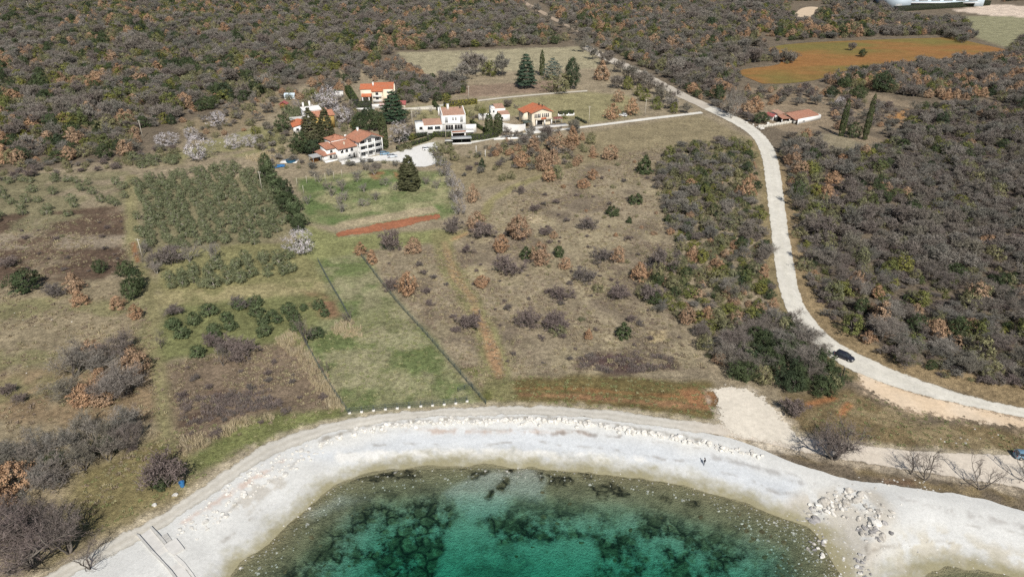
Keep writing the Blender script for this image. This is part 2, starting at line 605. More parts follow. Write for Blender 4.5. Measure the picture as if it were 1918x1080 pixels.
def paint_ground(X, Y):
    C = np.tile(srgb(122, 109, 90), (len(X), 1))
    f = fbm(X * .02, Y * .02, 5, 4)
    C = C * (1 + .12 * f)[:, None]

    def P(px, rgb, **k):
        paint(C, X, Y, px, srgb(*rgb), **k)
    # open land in the middle
    P([(-80, 330), (260, 300), (520, 180), (640, 130), (760, 110), (1120, 90), (1420, 260), (1460, 600), (1580, 740), (1480, 830), (600, 830), (0, 1120), (-200, 1100)], (160, 145, 117), edge=4, namp=4)
    # left pasture
    P([(-150, 330), (245, 320), (245, 440), (-150, 430)], (140, 132, 98), patch=(.08, -.15))
    P([(-150, 415), (235, 385), (245, 500), (190, 525), (-150, 560)], (104, 84, 68), edge=2, namp=3, strength=.95, patch=(.05, -.3))
    P([(-20, 440), (235, 440), (240, 462), (-20, 470)], (158, 143, 120), edge=1.5, patch=(.06, -.1))
    P([(-150, 545), (270, 520), (300, 700), (320, 810), (270, 900), (-150, 1090)], (158, 143, 112), edge=3, namp=3)
    P([(-150, 700), (300, 640), (310, 790), (-100, 800)], (150, 125, 92), patch=(.06, .02), strength=.7)
    P([(-150, 560), (290, 560), (300, 740), (-150, 760)], (140, 136, 90), patch=(.07, .05), strength=.75, seed=9)
    P([(150, 880), (330, 800), (370, 870), (330, 930), (100, 1050)], (138, 126, 82), edge=3)
    # strip path at the left of the grove
    P([(245, 330), (250, 440), (262, 505), (285, 570), (296, 660), (308, 760), (325, 830)], (150, 142, 98), line=1, width=2.2, edge=1.2, namp=1.2)
    P([(250, 455), (258, 490)], (165, 120, 80), line=1, width=.7, edge=.6, namp=.6)
    # grove, lower rows
    P([(250, 335), (520, 330), (560, 440), (480, 465), (270, 470)], (140, 132, 98), edge=3)
    P([(290, 470), (560, 450), (640, 470), (610, 560), (300, 590)], (146, 141, 92), edge=2)
    P([(280, 545), (620, 520), (640, 545), (420, 580), (290, 590)], (172, 160, 112), edge=1.5, namp=2, patch=(.12, 0))
    P([(300, 575), (630, 545), (650, 610), (580, 650), (300, 680)], (128, 130, 80), edge=2, namp=2)
    P([(570, 545), (640, 560), (655, 600), (640, 620), (600, 590)], (150, 118, 86), edge=2, patch=(.12, 0))
    # brushy plot above the beach track
    P([(305, 680), (540, 640), (600, 690), (640, 770), (500, 800), (335, 850)], (136, 118, 96), edge=2.5)
    P([(330, 745), (500, 720), (520, 765), (340, 800)], (100, 78, 66), edge=2.5, patch=(.1, -.2))
    P([(345, 860), (470, 780), (640, 760), (650, 780), (560, 805), (440, 855), (370, 890)], (128, 132, 76), edge=2, namp=2)
    # green lawn in the middle
    P([(590, 480), (670, 465), (740, 560), (830, 660), (905, 755), (650, 780), (580, 645), (600, 600), (640, 590)], (142, 142, 98), edge=2, namp=1.5)
    P([(590, 480), (670, 465), (740, 560), (830, 660), (905, 755), (650, 780), (580, 645), (640, 590)], (112, 126, 72), edge=2, patch=(.11, .0), strength=.9)
    P([(590, 480), (670, 465), (740, 560), (830, 660), (905, 755), (650, 780), (580, 645), (640, 590)], (168, 160, 122), edge=2, patch=(.13, .14), strength=.7, seed=77)
    P([(560, 420), (640, 440), (840, 430), (850, 450), (680, 470), (590, 490), (550, 470)], (146, 147, 92), edge=2)
    # green orchard and red strip
    P([(555, 335), (700, 318), (840, 320), (850, 400), (830, 410), (640, 425), (575, 415)], (136, 140, 92), edge=2)
    P([(555, 335), (700, 318), (840, 320), (850, 400), (830, 410), (640, 425), (575, 415)], (104, 124, 68), edge=2, patch=(.08, .02), strength=.9)
    P([(555, 335), (700, 318), (840, 320), (850, 400), (640, 425)], (172, 165, 120), patch=(.12, .16), strength=.8, seed=31)
    P([(690, 318), (740, 318), (745, 332), (700, 335)], (160, 112, 76), edge=1.5, patch=(.12, -.15))
    P([(620, 425), (640, 415), (810, 385), (825, 397), (640, 428)], (184, 168, 132), edge=1, namp=1)
    # grass strip above the beach track
    P([(900, 740), (960, 700), (1060, 702), (1200, 706), (1330, 720), (1345, 790), (1100, 765), (905, 760)], (122, 108, 64), edge=1.5)
    P([(960, 738), (1080, 742), (1200, 752), (1320, 762)], (156, 118, 80), line=1, width=.8, edge=.8, namp=.8)
    P([(925, 728), (1050, 726), (1200, 738), (1330, 745)], (150, 112, 68), line=1, width=.5, edge=.6, namp=.6)
    P([(1280, 730), (1345, 740), (1345, 775), (1290, 765)], (165, 118, 76), edge=1.5, patch=(.2, -.1))
    P([(870, 690), (940, 680), (960, 735), (910, 752)], (112, 116, 56), edge=1.5, namp=1.5)
    # meadow mottling
    MEAD = [(690, 480), (830, 460), (930, 390), (1040, 330), (1240, 260), (1320, 340), (1200, 560), (1330, 690), (960, 700), (900, 730), (830, 640)]
    P(MEAD, (126, 112, 94), edge=3, patch=(.07, .04), strength=.75)
    P(MEAD, (172, 158, 122), edge=3, patch=(.09, .1), strength=.6, seed=55)
    P([(1085, 662), (1180, 655), (1260, 668), (1270, 690), (1150, 700), (1080, 690)], (92, 70, 68), edge=1.5, patch=(.12, -.3), strength=.9)
    P([(985, 405), (1022, 402), (1020, 418), (990, 418)], (198, 180, 142), edge=1, namp=1)
    P([(1215, 620), (1250, 618), (1250, 640), (1215, 640)], (190, 170, 128), edge=1, namp=1)
    P([(870, 500), (905, 498), (905, 520), (878, 522)], (178, 164, 124), edge=1, namp=1)
    # dirt path through the meadow
    P([(1010, 330), (960, 352), (920, 375), (905, 405), (880, 430), (840, 445), (825, 450)], (155, 145, 98), line=1, width=1.8, edge=1, namp=1)
    P([(895, 428), (868, 440), (838, 452)], (186, 152, 106), line=1, width=.7, edge=.6, namp=.6)
    P([(825, 440), (835, 490), (870, 545), (905, 610), (930, 680), (945, 740)], (146, 140, 92), line=1, width=3.0, edge=1.0, namp=1.0, strength=.9)
    P([(832, 455), (842, 490), (862, 530), (885, 562), (903, 602), (922, 650), (938, 700)], (168, 146, 104), line=1, width=.9, edge=.9, namp=.7, strength=.8)
    P([(836, 470), (855, 520), (885, 560)], (172, 146, 104), line=1, width=1.0, edge=.8, namp=1)
    P([(890, 580), (912, 630), (925, 665), (935, 705)], (178, 142, 102), line=1, width=1.2, edge=.9, namp=1)
    # fields further back
    P([(830, 300), (1090, 250), (1310, 215), (1410, 260), (1420, 290), (1240, 275), (1000, 330), (870, 360)], (152, 138, 104), edge=3)
    P([(745, 98), (860, 95), (1085, 88), (1125, 110), (1120, 128), (780, 140)], (170, 160, 126), edge=3, namp=3)
    P([(800, 165), (1050, 150), (1060, 170), (890, 182)], (152, 130, 108), edge=2)
    P([(760, 200), (900, 190), (1100, 172), (1180, 180), (1200, 215), (1090, 235), (980, 215), (800, 240)], (156, 147, 104), edge=3)
    P([(430, 250), (520, 230), (545, 260), (500, 290), (350, 300), (320, 320), (260, 310)], (150, 144, 98), edge=3, patch=(.05, -.2))
    P([(330, 235), (520, 170), (560, 190), (430, 250), (350, 260)], (150, 134, 104), edge=3)
    # verge at the right
    P([(1480, 800), (1470, 740), (1590, 725), (1700, 790), (1918, 805), (2100, 830), (2100, 900), (1918, 850), (1780, 848), (1640, 835), (1530, 830)], (132, 114, 78), edge=2)
    P([(1480, 800), (1590, 735), (1918, 820), (1918, 850), (1640, 835)], (160, 142, 104), patch=(.2, .12), strength=.7)
    P([(1515, 757), (1560, 745)], (186, 128, 78), line=1, width=.7, edge=.7, namp=.8)
    P([(1575, 775), (1590, 757)], (186, 128, 78), line=1, width=.6, edge=.6, namp=.8)
    P([(1480, 850), (1700, 890), (1918, 925), (2050, 950), (2050, 1010), (1840, 935), (1700, 912), (1580, 885)], (142, 124, 88), edge=1.5, namp=2, patch=(.15, -.25))
    P([(1640, 895), (1710, 895), (1720, 912), (1660, 912)], (150, 108, 78), edge=1.5)
    # worn pale edges
    P([(1325, 728), (1430, 730), (1510, 830), (1480, 850), (1340, 812)], (214, 200, 176), edge=1.5, namp=3, nscale=.35, patch=(.35, -.12))
    P([(1595, 690), (1610, 740), (1700, 772), (1918, 812), (2150, 842), (2150, 820), (1918, 780)], (206, 180, 148), edge=1.5, namp=2.5, nscale=.35, patch=(.35, -.1))
    P([(p[0], p[1] - 1) for p in TRACK_UP], (196, 182, 152), line=1, width=.9, edge=.9, namp=1.4, nscale=.5, strength=.8)
    P([(1480, 843), (1580, 864), (1690, 882), (1800, 899), (1918, 920), (2150, 967)], (200, 184, 158), line=1, width=.9, edge=.9, namp=1.4, nscale=.5, strength=.8)
    P([(640, 312), (740, 304), (830, 306), (836, 262), (800, 262)], (176, 166, 136), edge=2, namp=3)
    # verge along the road
    P([(1440, 290), (1475, 400), (1490, 500), (1520, 590), (1600, 650), (1700, 690), (1900, 740), (2000, 750)], (160, 138, 100), line=1, width=4.5, edge=2, namp=2)
    P([(1415, 265), (1432, 330), (1445, 450), (1460, 560), (1500, 620), (1590, 700)], (150, 134, 96), line=1, width=2.5, edge=1.5, namp=1)
    # right open patches
    P([(1330, 190), (1400, 165), (1560, 155), (1720, 195), (1700, 230), (1640, 270), (1560, 275), (1480, 250)], (152, 134, 108), edge=3, patch=(.05, -.3))
    P([(1660, 220), (1700, 205), (1690, 235)], (190, 140, 80), edge=1.5)
    P([(1500, 250), (1570, 250), (1640, 275), (1560, 285)], (152, 140, 112), edge=2)
    P([(1540, 320), (1590, 330), (1580, 420), (1530, 400)], (150, 138, 92), patch=(.1, 0))
    # far top right
    P([(1660, 30), (1918, 30), (2300, 60), (2300, 120), (1900, 95), (1800, 60)], (150, 146, 110), edge=5)
    P([(1780, 20), (1860, 8), (2200, 30), (2200, 45), (1860, 30)], (220, 200, 178), edge=3)
    near = Y < 150
    if near.any():                       # stained shingle under the water's edge
        s = shore_s(X[near], Y[near])
        w = (1 - sstep(3, 5, s))[:, None]
        C[near] = C[near] * (1 - w) + np.array([.33, .30, .175]) * w
    return C


# ------------------------------------------------------------------ the ground sheet
BIG = -1e5
rows = np.concatenate([np.array([-137.5, -136, -134, -131, -127, -121, -112, -100, -86, -70, -54, -40, -28, -18, -10]), np.arange(-4, 700, 2.6), np.arange(700, 1150, 3.4), np.arange(1160, 1700, 30)])
cols = np.concatenate([np.array([-2400, -1500, -1000, -700, -500]), np.arange(-380, -60, 12), np.arange(-60, 1980, 3.3), np.arange(1984, 2320, 12), np.array([2450, 2700, 3000, 3500, 4400])])
U = (cols - 959) / FPX
Yr = np.array([on_plane(959, r, 2.0)[1] for r in rows])
Dr = Yr * math.cos(PITCH) + (CAMZ - 2) * math.sin(PITCH)
GX = (Dr[:, None] * U[None, :])
GY = np.repeat(Yr[:, None], len(cols), 1)
gx, gy = GX.ravel(), GY.ravel()
gz = height(gx, gy)
gs = np.full(gx.shape, 99.)
_m = gy <= 190
gs[_m] = shore_s(gx[_m], gy[_m])
nr, nc = GX.shape
ii = np.arange(nr * nc).reshape(nr, nc)
quad = np.stack([ii[:-1, :-1], ii[1:, :-1], ii[1:, 1:], ii[:-1, 1:]], -1).reshape(-1, 4)
qs = gs[quad].max(1)


def sub_mesh(name, F, mat, colf, extra=None):
    used = np.unique(F)
    remap = np.full(nr * nc, -1)
    remap[used] = np.arange(len(used))
    me = mesh_np(name, np.stack([gx, gy, gz], 1)[used], remap[F], mat, smooth=True, cols=colf(gx[used], gy[used]))
    if extra is not None:
        a = me.attributes.new('rock', 'FLOAT', 'POINT')
        a.data.foreach_set('value', extra(gx[used], gy[used]).astype(np.float32))
    return me


ground = tag(link('ground', sub_mesh('ground', quad[qs > -.6], M['ground'], paint_ground)), kind='structure')


# seabed
def bed_col(X, Y):
    s = shore_s(X, Y)
    C = np.tile(np.array([.50, .50, .40]), (len(X), 1))
    w = (1 - sstep(5, 15, -s + 3 * fbm(X * .15, Y * .15, 8)))[:, None]
    C = C * (1 - w) + np.array([.36, .325, .20]) * w
    w = (1 - sstep(0, 4.5, -s + 1.5 * fbm(X * .3, Y * .3, 18)))[:, None] * .8
    C = C * (1 - w) + np.array([.38, .345, .205]) * w
    paint(C, X, Y, [(822, 928), (850, 905), (905, 884), (1000, 878), (1032, 900), (1012, 935), (965, 940), (925, 966), (880, 974), (850, 945)], (.52, .52, .44), edge=1, namp=1.5, nscale=.3)
    paint(C, X, Y, [(640, 925), (560, 965), (590, 975), (690, 935)], (.5, .48, .38), edge=1.2, namp=1.2, nscale=.3)
    return C


ROCKS = [([(440, 1120), (520, 1040), (590, 970), (680, 925), (760, 900), (835, 925), (870, 965), (830, 1000), (800, 1120)], 1.0),
         ([(610, 915), (700, 885), (830, 880), (840, 920), (760, 935), (640, 935)], .5),
         ([(1000, 888), (1065, 888), (1080, 912), (1010, 908)], 1.0),
         ([(885, 975), (970, 930), (1050, 940), (1110, 950), (1130, 985), (1050, 1010), (930, 1015)], .8),
         ([(1010, 900), (1090, 905), (1110, 950), (1050, 945)], .75),
         ([(1090, 890), (1200, 895), (1260, 915), (1240, 945), (1150, 940)], .45),
         ([(1100, 970), (1180, 935), (1300, 950), (1390, 985), (1430, 1110), (1060, 1110), (1120, 1030)], .85),
         ([(1310, 930), (1400, 950), (1480, 1000), (1540, 1080), (1560, 1130), (1380, 1130), (1330, 1000)], .55),
         ([(840, 1020), (960, 1000), (1010, 1040), (960, 1090), (850, 1090)], .4),
         ([(875, 895), (895, 890), (875, 915), (862, 912)], .8), ([(955, 890), (975, 885), (935, 925), (920, 925)], .8)]


SHALLOW = [[(1002, 889), (1062, 889), (1078, 905), (1070, 913), (1010, 907)], [(882, 884), (914, 884), (900, 902), (886, 898)], [(958, 876), (970, 874), (962, 888), (948, 888)],
           [(945, 896), (958, 894), (938, 924), (926, 922)], [(908, 930), (926, 918), (930, 932), (914, 936)], [(1085, 885), (1105, 884), (1110, 900), (1090, 900)], [(860, 872), (880, 870), (890, 876), (866, 880)],
           [(640, 900), (690, 884), (780, 880), (790, 896), (700, 905)], [(1240, 930), (1262, 930), (1260, 944), (1242, 942)], [(1290, 938), (1310, 942), (1300, 952), (1286, 948)], [(1100, 912), (1150, 905), (1180, 925), (1130, 935)]]


def bed_rock(X, Y):
    r = np.zeros(len(X))
    for px, k in ROCKS:
        p = np.array([on_plane(a, b, -1.0)[:2] for a, b in px])
        d = sdist(p, X, Y) + 2.2 * fbm(X * .25, Y * .25, 4, 4)
        r = np.maximum(r, k * (1 - sstep(-1.2, 1.2, d)))
    s = shore_s(X, Y)
    r2 = np.zeros(len(X))
    for px in SHALLOW:
        p = np.array([on_plane(a, b, -.4)[:2] for a, b in px])
        d = sdist(p, X, Y) + 1.0 * fbm(X * .5, Y * .5, 14, 4)
        r2 = np.maximum(r2, 1.15 * (1 - sstep(-.5, .5, d)))
    return np.maximum(r2, r * (.22 + .78 * sstep(3, 13, -s + 2 * fbm(X * .2, Y * .2, 77))))


m, nt, b = new_mat('seabed')
v = obj_vec(nt)
col = nd(nt, 'ShaderNodeAttribute', attribute_name='Col').outputs['Color']
rk = nd(nt, 'ShaderNodeAttribute', attribute_name='rock').outputs['Fac']
warp = mixcol(nt, v, nd(nt, 'ShaderNodeTexNoise').outputs[1], .0)
wn2 = nt.nodes.new('ShaderNodeTexNoise')
wn2.inputs['Scale'].default_value = .35
nt.links.new(v, wn2.inputs['Vector'])
wv = nd(nt, 'ShaderNodeVectorMath', operation='MULTIPLY_ADD')
nt.links.new(wn2.outputs['Color'], wv.inputs[0])
wv.inputs[1].default_value = (3, 3, 3)
nt.links.new(v, wv.inputs[2])
vor = nd(nt, 'ShaderNodeTexVoronoi', feature='DISTANCE_TO_EDGE')
vorc = nd(nt, 'ShaderNodeTexVoronoi', feature='F1')
for q_ in (vor, vorc):
    q_.inputs['Scale'].default_value = .42
    nt.links.new(wv.outputs[0], q_.inputs['Vector'])
crack = nd(nt, 'ShaderNodeMapRange')
crack.inputs[1].default_value, crack.inputs[2].default_value = .02, .17
crack.inputs[3].default_value, crack.inputs[4].default_value = 1, 0
nt.links.new(vor.outputs[0], crack.inputs[0])
cm = nd(nt, 'ShaderNodeMath', operation='MULTIPLY')
nt.links.new(crack.outputs[0], cm.inputs[0])
nt.links.new(noise(nt, .30, 4, .6, v, .30, .48), cm.inputs[1])
blot = noise(nt, .8, 8, .8, v, .42, .58)
cellv = nd(nt, 'ShaderNodeSeparateColor')
nt.links.new(vorc.outputs['Color'], cellv.inputs[0])
plate_c = mixcol(nt, (.34, .30, .18), (.16, .14, .08), cellv.outputs[0])
stone = mixcol(nt, plate_c, (.10, .094, .055), blot)
stone = mixcol(nt, stone, (.03, .032, .02), cm.outputs[0])
rkm = nd(nt, 'ShaderNodeMath', operation='MULTIPLY')
nt.links.new(rk, rkm.inputs[0])
nt.links.new(noise(nt, .22, 7, .72, v, .40, .54, .0, 1.25), rkm.inputs[1])
rkm.use_clamp = True
sandn = noise(nt, 1.6, 5, .7, v, .3, .7, .78, 1.2)
sand = nd(nt, 'ShaderNodeVectorMath', operation='SCALE')
nt.links.new(col, sand.inputs[0])
nt.links.new(sandn, sand.inputs['Scale'])
weed = mixcol(nt, sand.outputs[0], (.09, .085, .04), noise(nt, .8, 8, .8, v, .54, .60, 0, .65))
nt.links.new(mixcol(nt, weed, stone, rkm.outputs[0]), b.inputs['Base Color'])
bump(nt, b, blot, .6, .3)
M['seabed'] = m
tag(link('seabed', sub_mesh('seabed', quad[(qs <= -.6) & (gy[quad].min(1) > -40)], M['seabed'], bed_col, bed_rock)), kind='structure')

# the sea: clear green water over the bed
m = bpy.data.materials.new('sea_water')
m.use_nodes = True
nt = m.node_tree
nt.nodes.remove(nt.nodes['Principled BSDF'])
out = nt.nodes['Material Output']
tr = nd(nt, 'ShaderNodeBsdfTransparent')
gl = nd(nt, 'ShaderNodeBsdfGlossy')
gl.inputs['Roughness'].default_value = .12
fr = nd(nt, 'ShaderNodeFresnel')
fr.inputs['IOR'].default_value = 1.33
mx = nd(nt, 'ShaderNodeMixShader')
bp = nd(nt, 'ShaderNodeBump')
bp.inputs['Strength'].default_value = .22
bp.inputs['Distance'].default_value = .25
v = obj_vec(nt)
nt.links.new(noise(nt, 2.2, 5, .65, v), bp.inputs['Height'])
nt.links.new(bp.outputs[0], gl.inputs['Normal'])
nt.links.new(bp.outputs[0], fr.inputs['Normal'])
nt.links.new(fr.outputs[0], mx.inputs[0])
nt.links.new(tr.outputs[0], mx.inputs[1])
nt.links.new(gl.outputs[0], mx.inputs[2])
nt.links.new(mx.outputs[0], out.inputs['Surface'])
va = nd(nt, 'ShaderNodeVolumeAbsorption')
va.inputs['Color'].default_value = (.06, .815, .735, 1)
va.inputs['Density'].default_value = .34
nt.links.new(va.outputs[0], out.inputs['Volume'])
M['sea_water'] = m
sx0, sx1, sy0, sy1 = -150, 190, -38, 112
ws = poly_mesh('sea_water', [(sx0, sy0, 0), (sx1, sy0, 0), (sx1, sy1, 0), (sx0, sy1, 0)], [(0, 1, 2, 3)], m)
tag(link('sea_water', ws), kind='structure')


# ------------------------------------------------------------------ sheets: beach, roads, fields
def resample(pts, n):
    P = np.asarray(pts, float)
    # round the corners, then equal steps
    for _ in range(2):
        Q = [P[0]]
        for a, b in zip(P[:-1], P[1:]):
            Q += [a * .75 + b * .25, a * .25 + b * .75]
        Q.append(P[-1])
        P = np.array(Q)
    d = np.concatenate([[0], np.cumsum(np.linalg.norm(np.diff(P, axis=0), axis=1))])
    t = np.linspace(0, d[-1], n)
    return np.stack([np.interp(t, d, P[:, k]) for k in range(P.shape[1])], 1)


def strip(name, A_px, B_px, n, mw, dz, mat, colf, jag=.3, nscale=.4, wpts=False, openends=True):
    A = resample(A_px if wpts else wpoly(A_px), n)
    B = resample(B_px if wpts else wpoly(B_px), n)
    j = jag * fbm(A[:, 0] * nscale, A[:, 1] * nscale, 21)
    k = jag * fbm(B[:, 0] * nscale, B[:, 1] * nscale, 22)
    w = B - A
    w /= np.linalg.norm(w, axis=1)[:, None] + 1e-9
    A, B = A - w * j[:, None], B + w * k[:, None]
    t = np.linspace(0, 1, mw)
    XY = A[:, None] * (1 - t)[None, :, None] + B[:, None] * t[None, :, None]
    x, y = XY[..., 0].ravel(), XY[..., 1].ravel()
    z = height(x, y) + dz
    T = np.repeat(t[None], n, 0).ravel()
    idx = np.arange(n * mw).reshape(n, mw)
    F = np.stack([idx[:-1, :-1], idx[1:, :-1], idx[1:, 1:], idx[:-1, 1:]], -1).reshape(-1, 4)
    # keep faces looking up
    V = np.stack([x, y, z], 1)
    nrm = np.cross(V[F[0, 1]] - V[F[0, 0]], V[F[0, 3]] - V[F[0, 0]])
    if nrm[2] < 0:
        F = F[:, ::-1]
    me = mesh_np(name, V, F, mat, smooth=True, cols=colf(x, y, T))
    wd = np.linalg.norm(B - A, axis=1)
    ln = np.concatenate([[0], np.cumsum(np.linalg.norm(np.diff((A + B) / 2, axis=0), axis=1))])
    e = np.minimum(np.minimum(t, 1 - t)[None] * wd[:, None], (np.minimum(ln, ln[-1] - ln) + (50 if openends else 0))[:, None])
    a = me.attributes.new('edge', 'FLOAT', 'POINT')
    a.data.foreach_set('value', e.ravel().astype(np.float32))
    return tag(link(name, me), kind='structure')


BEACH_IN = [(-40, 1170), (110, 1078), (185, 1044), (255, 1006), (335, 956), (415, 900), (490, 853), (585, 816), (676, 794), (780, 781), (880, 775), (980, 774),
            (1080, 777), (1180, 789), (1290, 805), (1380, 821), (1450, 852), (1520, 878), (1600, 900), (1700, 912), (1830, 930), (1918, 958), (2150, 1000)]
BEACH_OUT = [(on_plane(x, y, 0)[:2]) for x, y in SHORE_PX[1:-1]]


def beach_col(X, Y, T):
    s = shore_s(X, Y)
    C = np.tile(srgb(212, 212, 207), (len(X), 1))
    C *= (1 + .05 * fbm(X * .12, Y * .12, 2))[:, None]
    paint(C, X, Y, [(560, 850), (760, 812), (960, 806), (1160, 820), (1330, 850), (1500, 905), (1480, 940), (1300, 885), (1100, 850), (860, 838), (620, 872)], srgb(204, 208, 210), edge=2, namp=2)
    for ln, c, wd in (([(600, 824), (680, 800), (770, 789), (860, 784), (960, 782), (1060, 784), (1140, 795), (1230, 809), (1310, 824)], (150, 142, 126), .35), ([(400, 908), (470, 868), (540, 836)], (160, 150, 136), .3),
                      ([(760, 806), (900, 808), (1010, 808), (1100, 812)], (186, 166, 150), .35), ([(1010, 812), (1090, 811), (1160, 818)], (140, 132, 124), .22),
                      ([(1340, 858), (1380, 866), (1440, 880), (1500, 905)], (170, 168, 164), .3), ([(1690, 935), (1780, 955), (1918, 985)], (176, 172, 166), .35),
                      ([(530, 862), (470, 898), (420, 930), (340, 980)], (206, 184, 168), .5), ([(520, 905), (480, 925), (455, 950)], (186, 180, 168), 1.6),
                      ([(640, 855), (800, 850), (1000, 852), (1200, 866)], (232, 230, 222), 1.2)):
        paint(C, X, Y, ln, srgb(*c), line=1, width=wd, edge=.5, namp=.9, nscale=.8, strength=.8, patch=(.5, -.2))
    paint(C, X, Y, [(1500, 930), (1570, 900), (1660, 920), (1680, 970), (1640, 1080), (1560, 1090), (1500, 1010), (1430, 960)], srgb(196, 188, 172), edge=1.5, namp=2, patch=(.3, -.1), strength=.8)
    paint(C, X, Y, [(1670, 985), (1760, 990), (1918, 1035), (2100, 1090), (2100, 1150), (1700, 1090), (1640, 1090)], srgb(196, 186, 160), edge=2, namp=2.5, patch=(.5, -.05), strength=.6)
    # storm ridges, a broken weed line, and the stained stones at the water's edge
    C *= (1 + .10 * fbm(s * .55, X * .035 + Y * .02, 61, 3))[:, None]
    for s0, k in ((4.6, .5), (8.4, .35)):
        w = (k * np.exp(-((s - s0 + 1.6 * fbm(X * .12, Y * .12, 63)) / .28) ** 2) * sstep(-.05, .25, fbm(X * .35, Y * .35, 64)))[:, None]
        C = C * (1 - w) + srgb(128, 116, 98) * w
    w = ((1 - sstep(-1.2, 4.0, s + 1.9 * fbm(X * .45, Y * .45, 71) + 1.3 * fbm(X * 1.6, Y * 1.6, 73, 2))) * .95)[:, None]
    C = C * (1 - w) + np.array([.315, .285, .165]) * w
    return C


_A = wpoly(BEACH_IN)
# push the outer edge a little under the water
_B = np.array(BEACH_OUT)
_d = np.gradient(_B, axis=0)
_n = np.stack([_d[:, 1], -_d[:, 0]], 1)
_n /= np.linalg.norm(_n, axis=1)[:, None]
strip('beach', _A, _B + _n * 1.3, 520, 40, .035, M['beach'], beach_col, jag=.5, wpts=True)


def track_col(X, Y, T):
    C = np.tile(srgb(198, 192, 178), (len(X), 1))
    for c in (.3, .7):
        w = (.5 * np.exp(-((T - c) / .1) ** 2))[:, None]
        C = C * (1 - w) + srgb(219, 215, 204) * w
    C *= (1 + .06 * fbm(X * .2, Y * .2, 6))[:, None]
    w = (sstep(30, 45, X) * .8)[:, None]
    return C * (1 - w) + srgb(218, 204, 184) * w


strip('gravel_track', TRACK_UP, TRACK_LO, 420, 12, .075, M['track'], track_col, jag=.7, nscale=.5)

ROAD_L = [(1085, 88), (1130, 112), (1190, 142), (1240, 168), (1290, 192), (1318, 205), (1360, 225), (1395, 245), (1416, 265), (1428, 300), (1434, 350), (1442, 420), (1450, 500), (1462, 560), (1490, 615), (1530, 655), (1590, 695), (1660, 722), (1760, 750), (1918, 786), (2200, 830)]
ROAD_R = [(1100, 85), (1150, 108), (1215, 138), (1262, 164), (1308, 186), (1336, 198), (1382, 218), (1420, 241), (1448, 270), (1460, 305), (1468, 360), (1478, 440), (1490, 500), (1498, 553), (1524, 598), (1562, 636), (1612, 664), (1690, 698), (1790, 734), (1918, 765), (2200, 805)]
NJ = 5


def road_col(X, Y, T):
    C = np.tile(srgb(216, 211, 196), (len(X), 1))
    for c in (.27, .73):
        w = (.5 * np.exp(-((T - c) / .1) ** 2))[:, None]
        C = C * (1 - w) + srgb(224, 219, 206) * w
    e = ((np.abs(T - .5) > .42) * .5)[:, None]
    return C * (1 - e) + srgb(218, 210, 194) * e


strip('road', ROAD_L[NJ:], ROAD_R[NJ:], 340, 12, .09, M['road'], road_col, jag=.6, nscale=.5)
strip('gravel_road', ROAD_L[:NJ + 1], ROAD_R[:NJ + 1], 160, 8, .11, M['track'], lambda x, y, t: np.tile(srgb(196, 186, 170), (len(x), 1)) * (1 + .1 * fbm(x * .1, y * .1, 3))[:, None], jag=1.2, nscale=.2)
strip('dirt_road', [(942, -10), (992, 15), (1046, 45), (1090, 66)], [(958, -12), (1004, 12), (1056, 42), (1098, 64)], 60, 8, .1, M['sandy'], lambda x, y, t: np.tile(srgb(178, 158, 134), (len(x), 1)), jag=2, nscale=.1)
strip('dirt_road', [(1478, 38), (1490, 22), (1510, 12), (1532, 14)], [(1512, 38), (1526, 26), (1528, 18), (1532, 16)], 40, 6, .1, M['track'], lambda x, y, t: np.tile(srgb(214, 190, 158), (len(x), 1)), jag=2, nscale=.1)
strip('gravel_lay_by', [(1600, 702), (1618, 742), (1690, 774), (1790, 794), (1918, 806), (2150, 838)], [(1592, 678), (1672, 715), (1764, 741), (1844, 762), (1918, 776), (2150, 812)], 90, 12, .06, M['sandy'],
      lambda x, y, t: srgb(226, 206, 178)[None] * (1 - .0 * t)[:, None] * (1 + .1 * fbm(x * .2, y * .12, 44))[:, None] * np.array([1, .97, .93]) ** (fbm(x * .15, y * .15, 9)[:, None] * 2 + 1), jag=1.6, nscale=.3, openends=False)
strip('gravel_clearing', [(1322, 722), (1332, 770), (1338, 812), (1395, 828), (1500, 850)], [(1358, 714), (1432, 730), (1458, 762), (1490, 795), (1528, 826)], 60, 24, .13, M['sandy'],
      lambda x, y, t: np.tile(srgb(224, 214, 195), (len(x), 1)) * (1 + .07 * fbm(x * .25, y * .25, 13))[:, None], jag=1.6, nscale=.2, openends=False)
strip('access_lane', [(880, 265), (940, 254), (1000, 247), (1095, 236), (1200, 222), (1312, 209)], [(880, 270), (940, 258), (1000, 251), (1097, 240), (1202, 227), (1318, 213)], 120, 5, .10, M['track'], lambda x, y, t: np.tile(srgb(226, 222, 210), (len(x), 1)), jag=.3)
strip('access_lane', [(748, 203), (800, 199), (895, 187), (1000, 176), (1100, 169)], [(748, 207), (802, 203), (897, 190), (1001, 179), (1100, 172)], 90, 5, .10, M['track'], lambda x, y, t: np.tile(srgb(204, 196, 178), (len(x), 1)), jag=.3)
strip('parking_yard', [(640, 310), (690, 303), (740, 302), (772, 312), (795, 315), (832, 303)], [(640, 296), (680, 296), (735, 286), (770, 277), (800, 267), (815, 266)], 60, 14, .12, M['pad'], lambda x, y, t: np.tile(srgb(228, 226, 220), (len(x), 1)), jag=.3)
strip('red_soil_strip', [(628, 434), (700, 418), (780, 404), (822, 399)], [(632, 446), (700, 438), (780, 421), (826, 409)], 90, 12, .07, M['soil'],
      lambda x, y, t: np.tile(srgb(168, 106, 72), (len(x), 1)) * (1 + .2 * fbm(x * .5, y * .5, 3) + .22 * fbm(x * .12, y * 1.4 - x * .3, 8))[:, None], jag=1.3, nscale=.35)


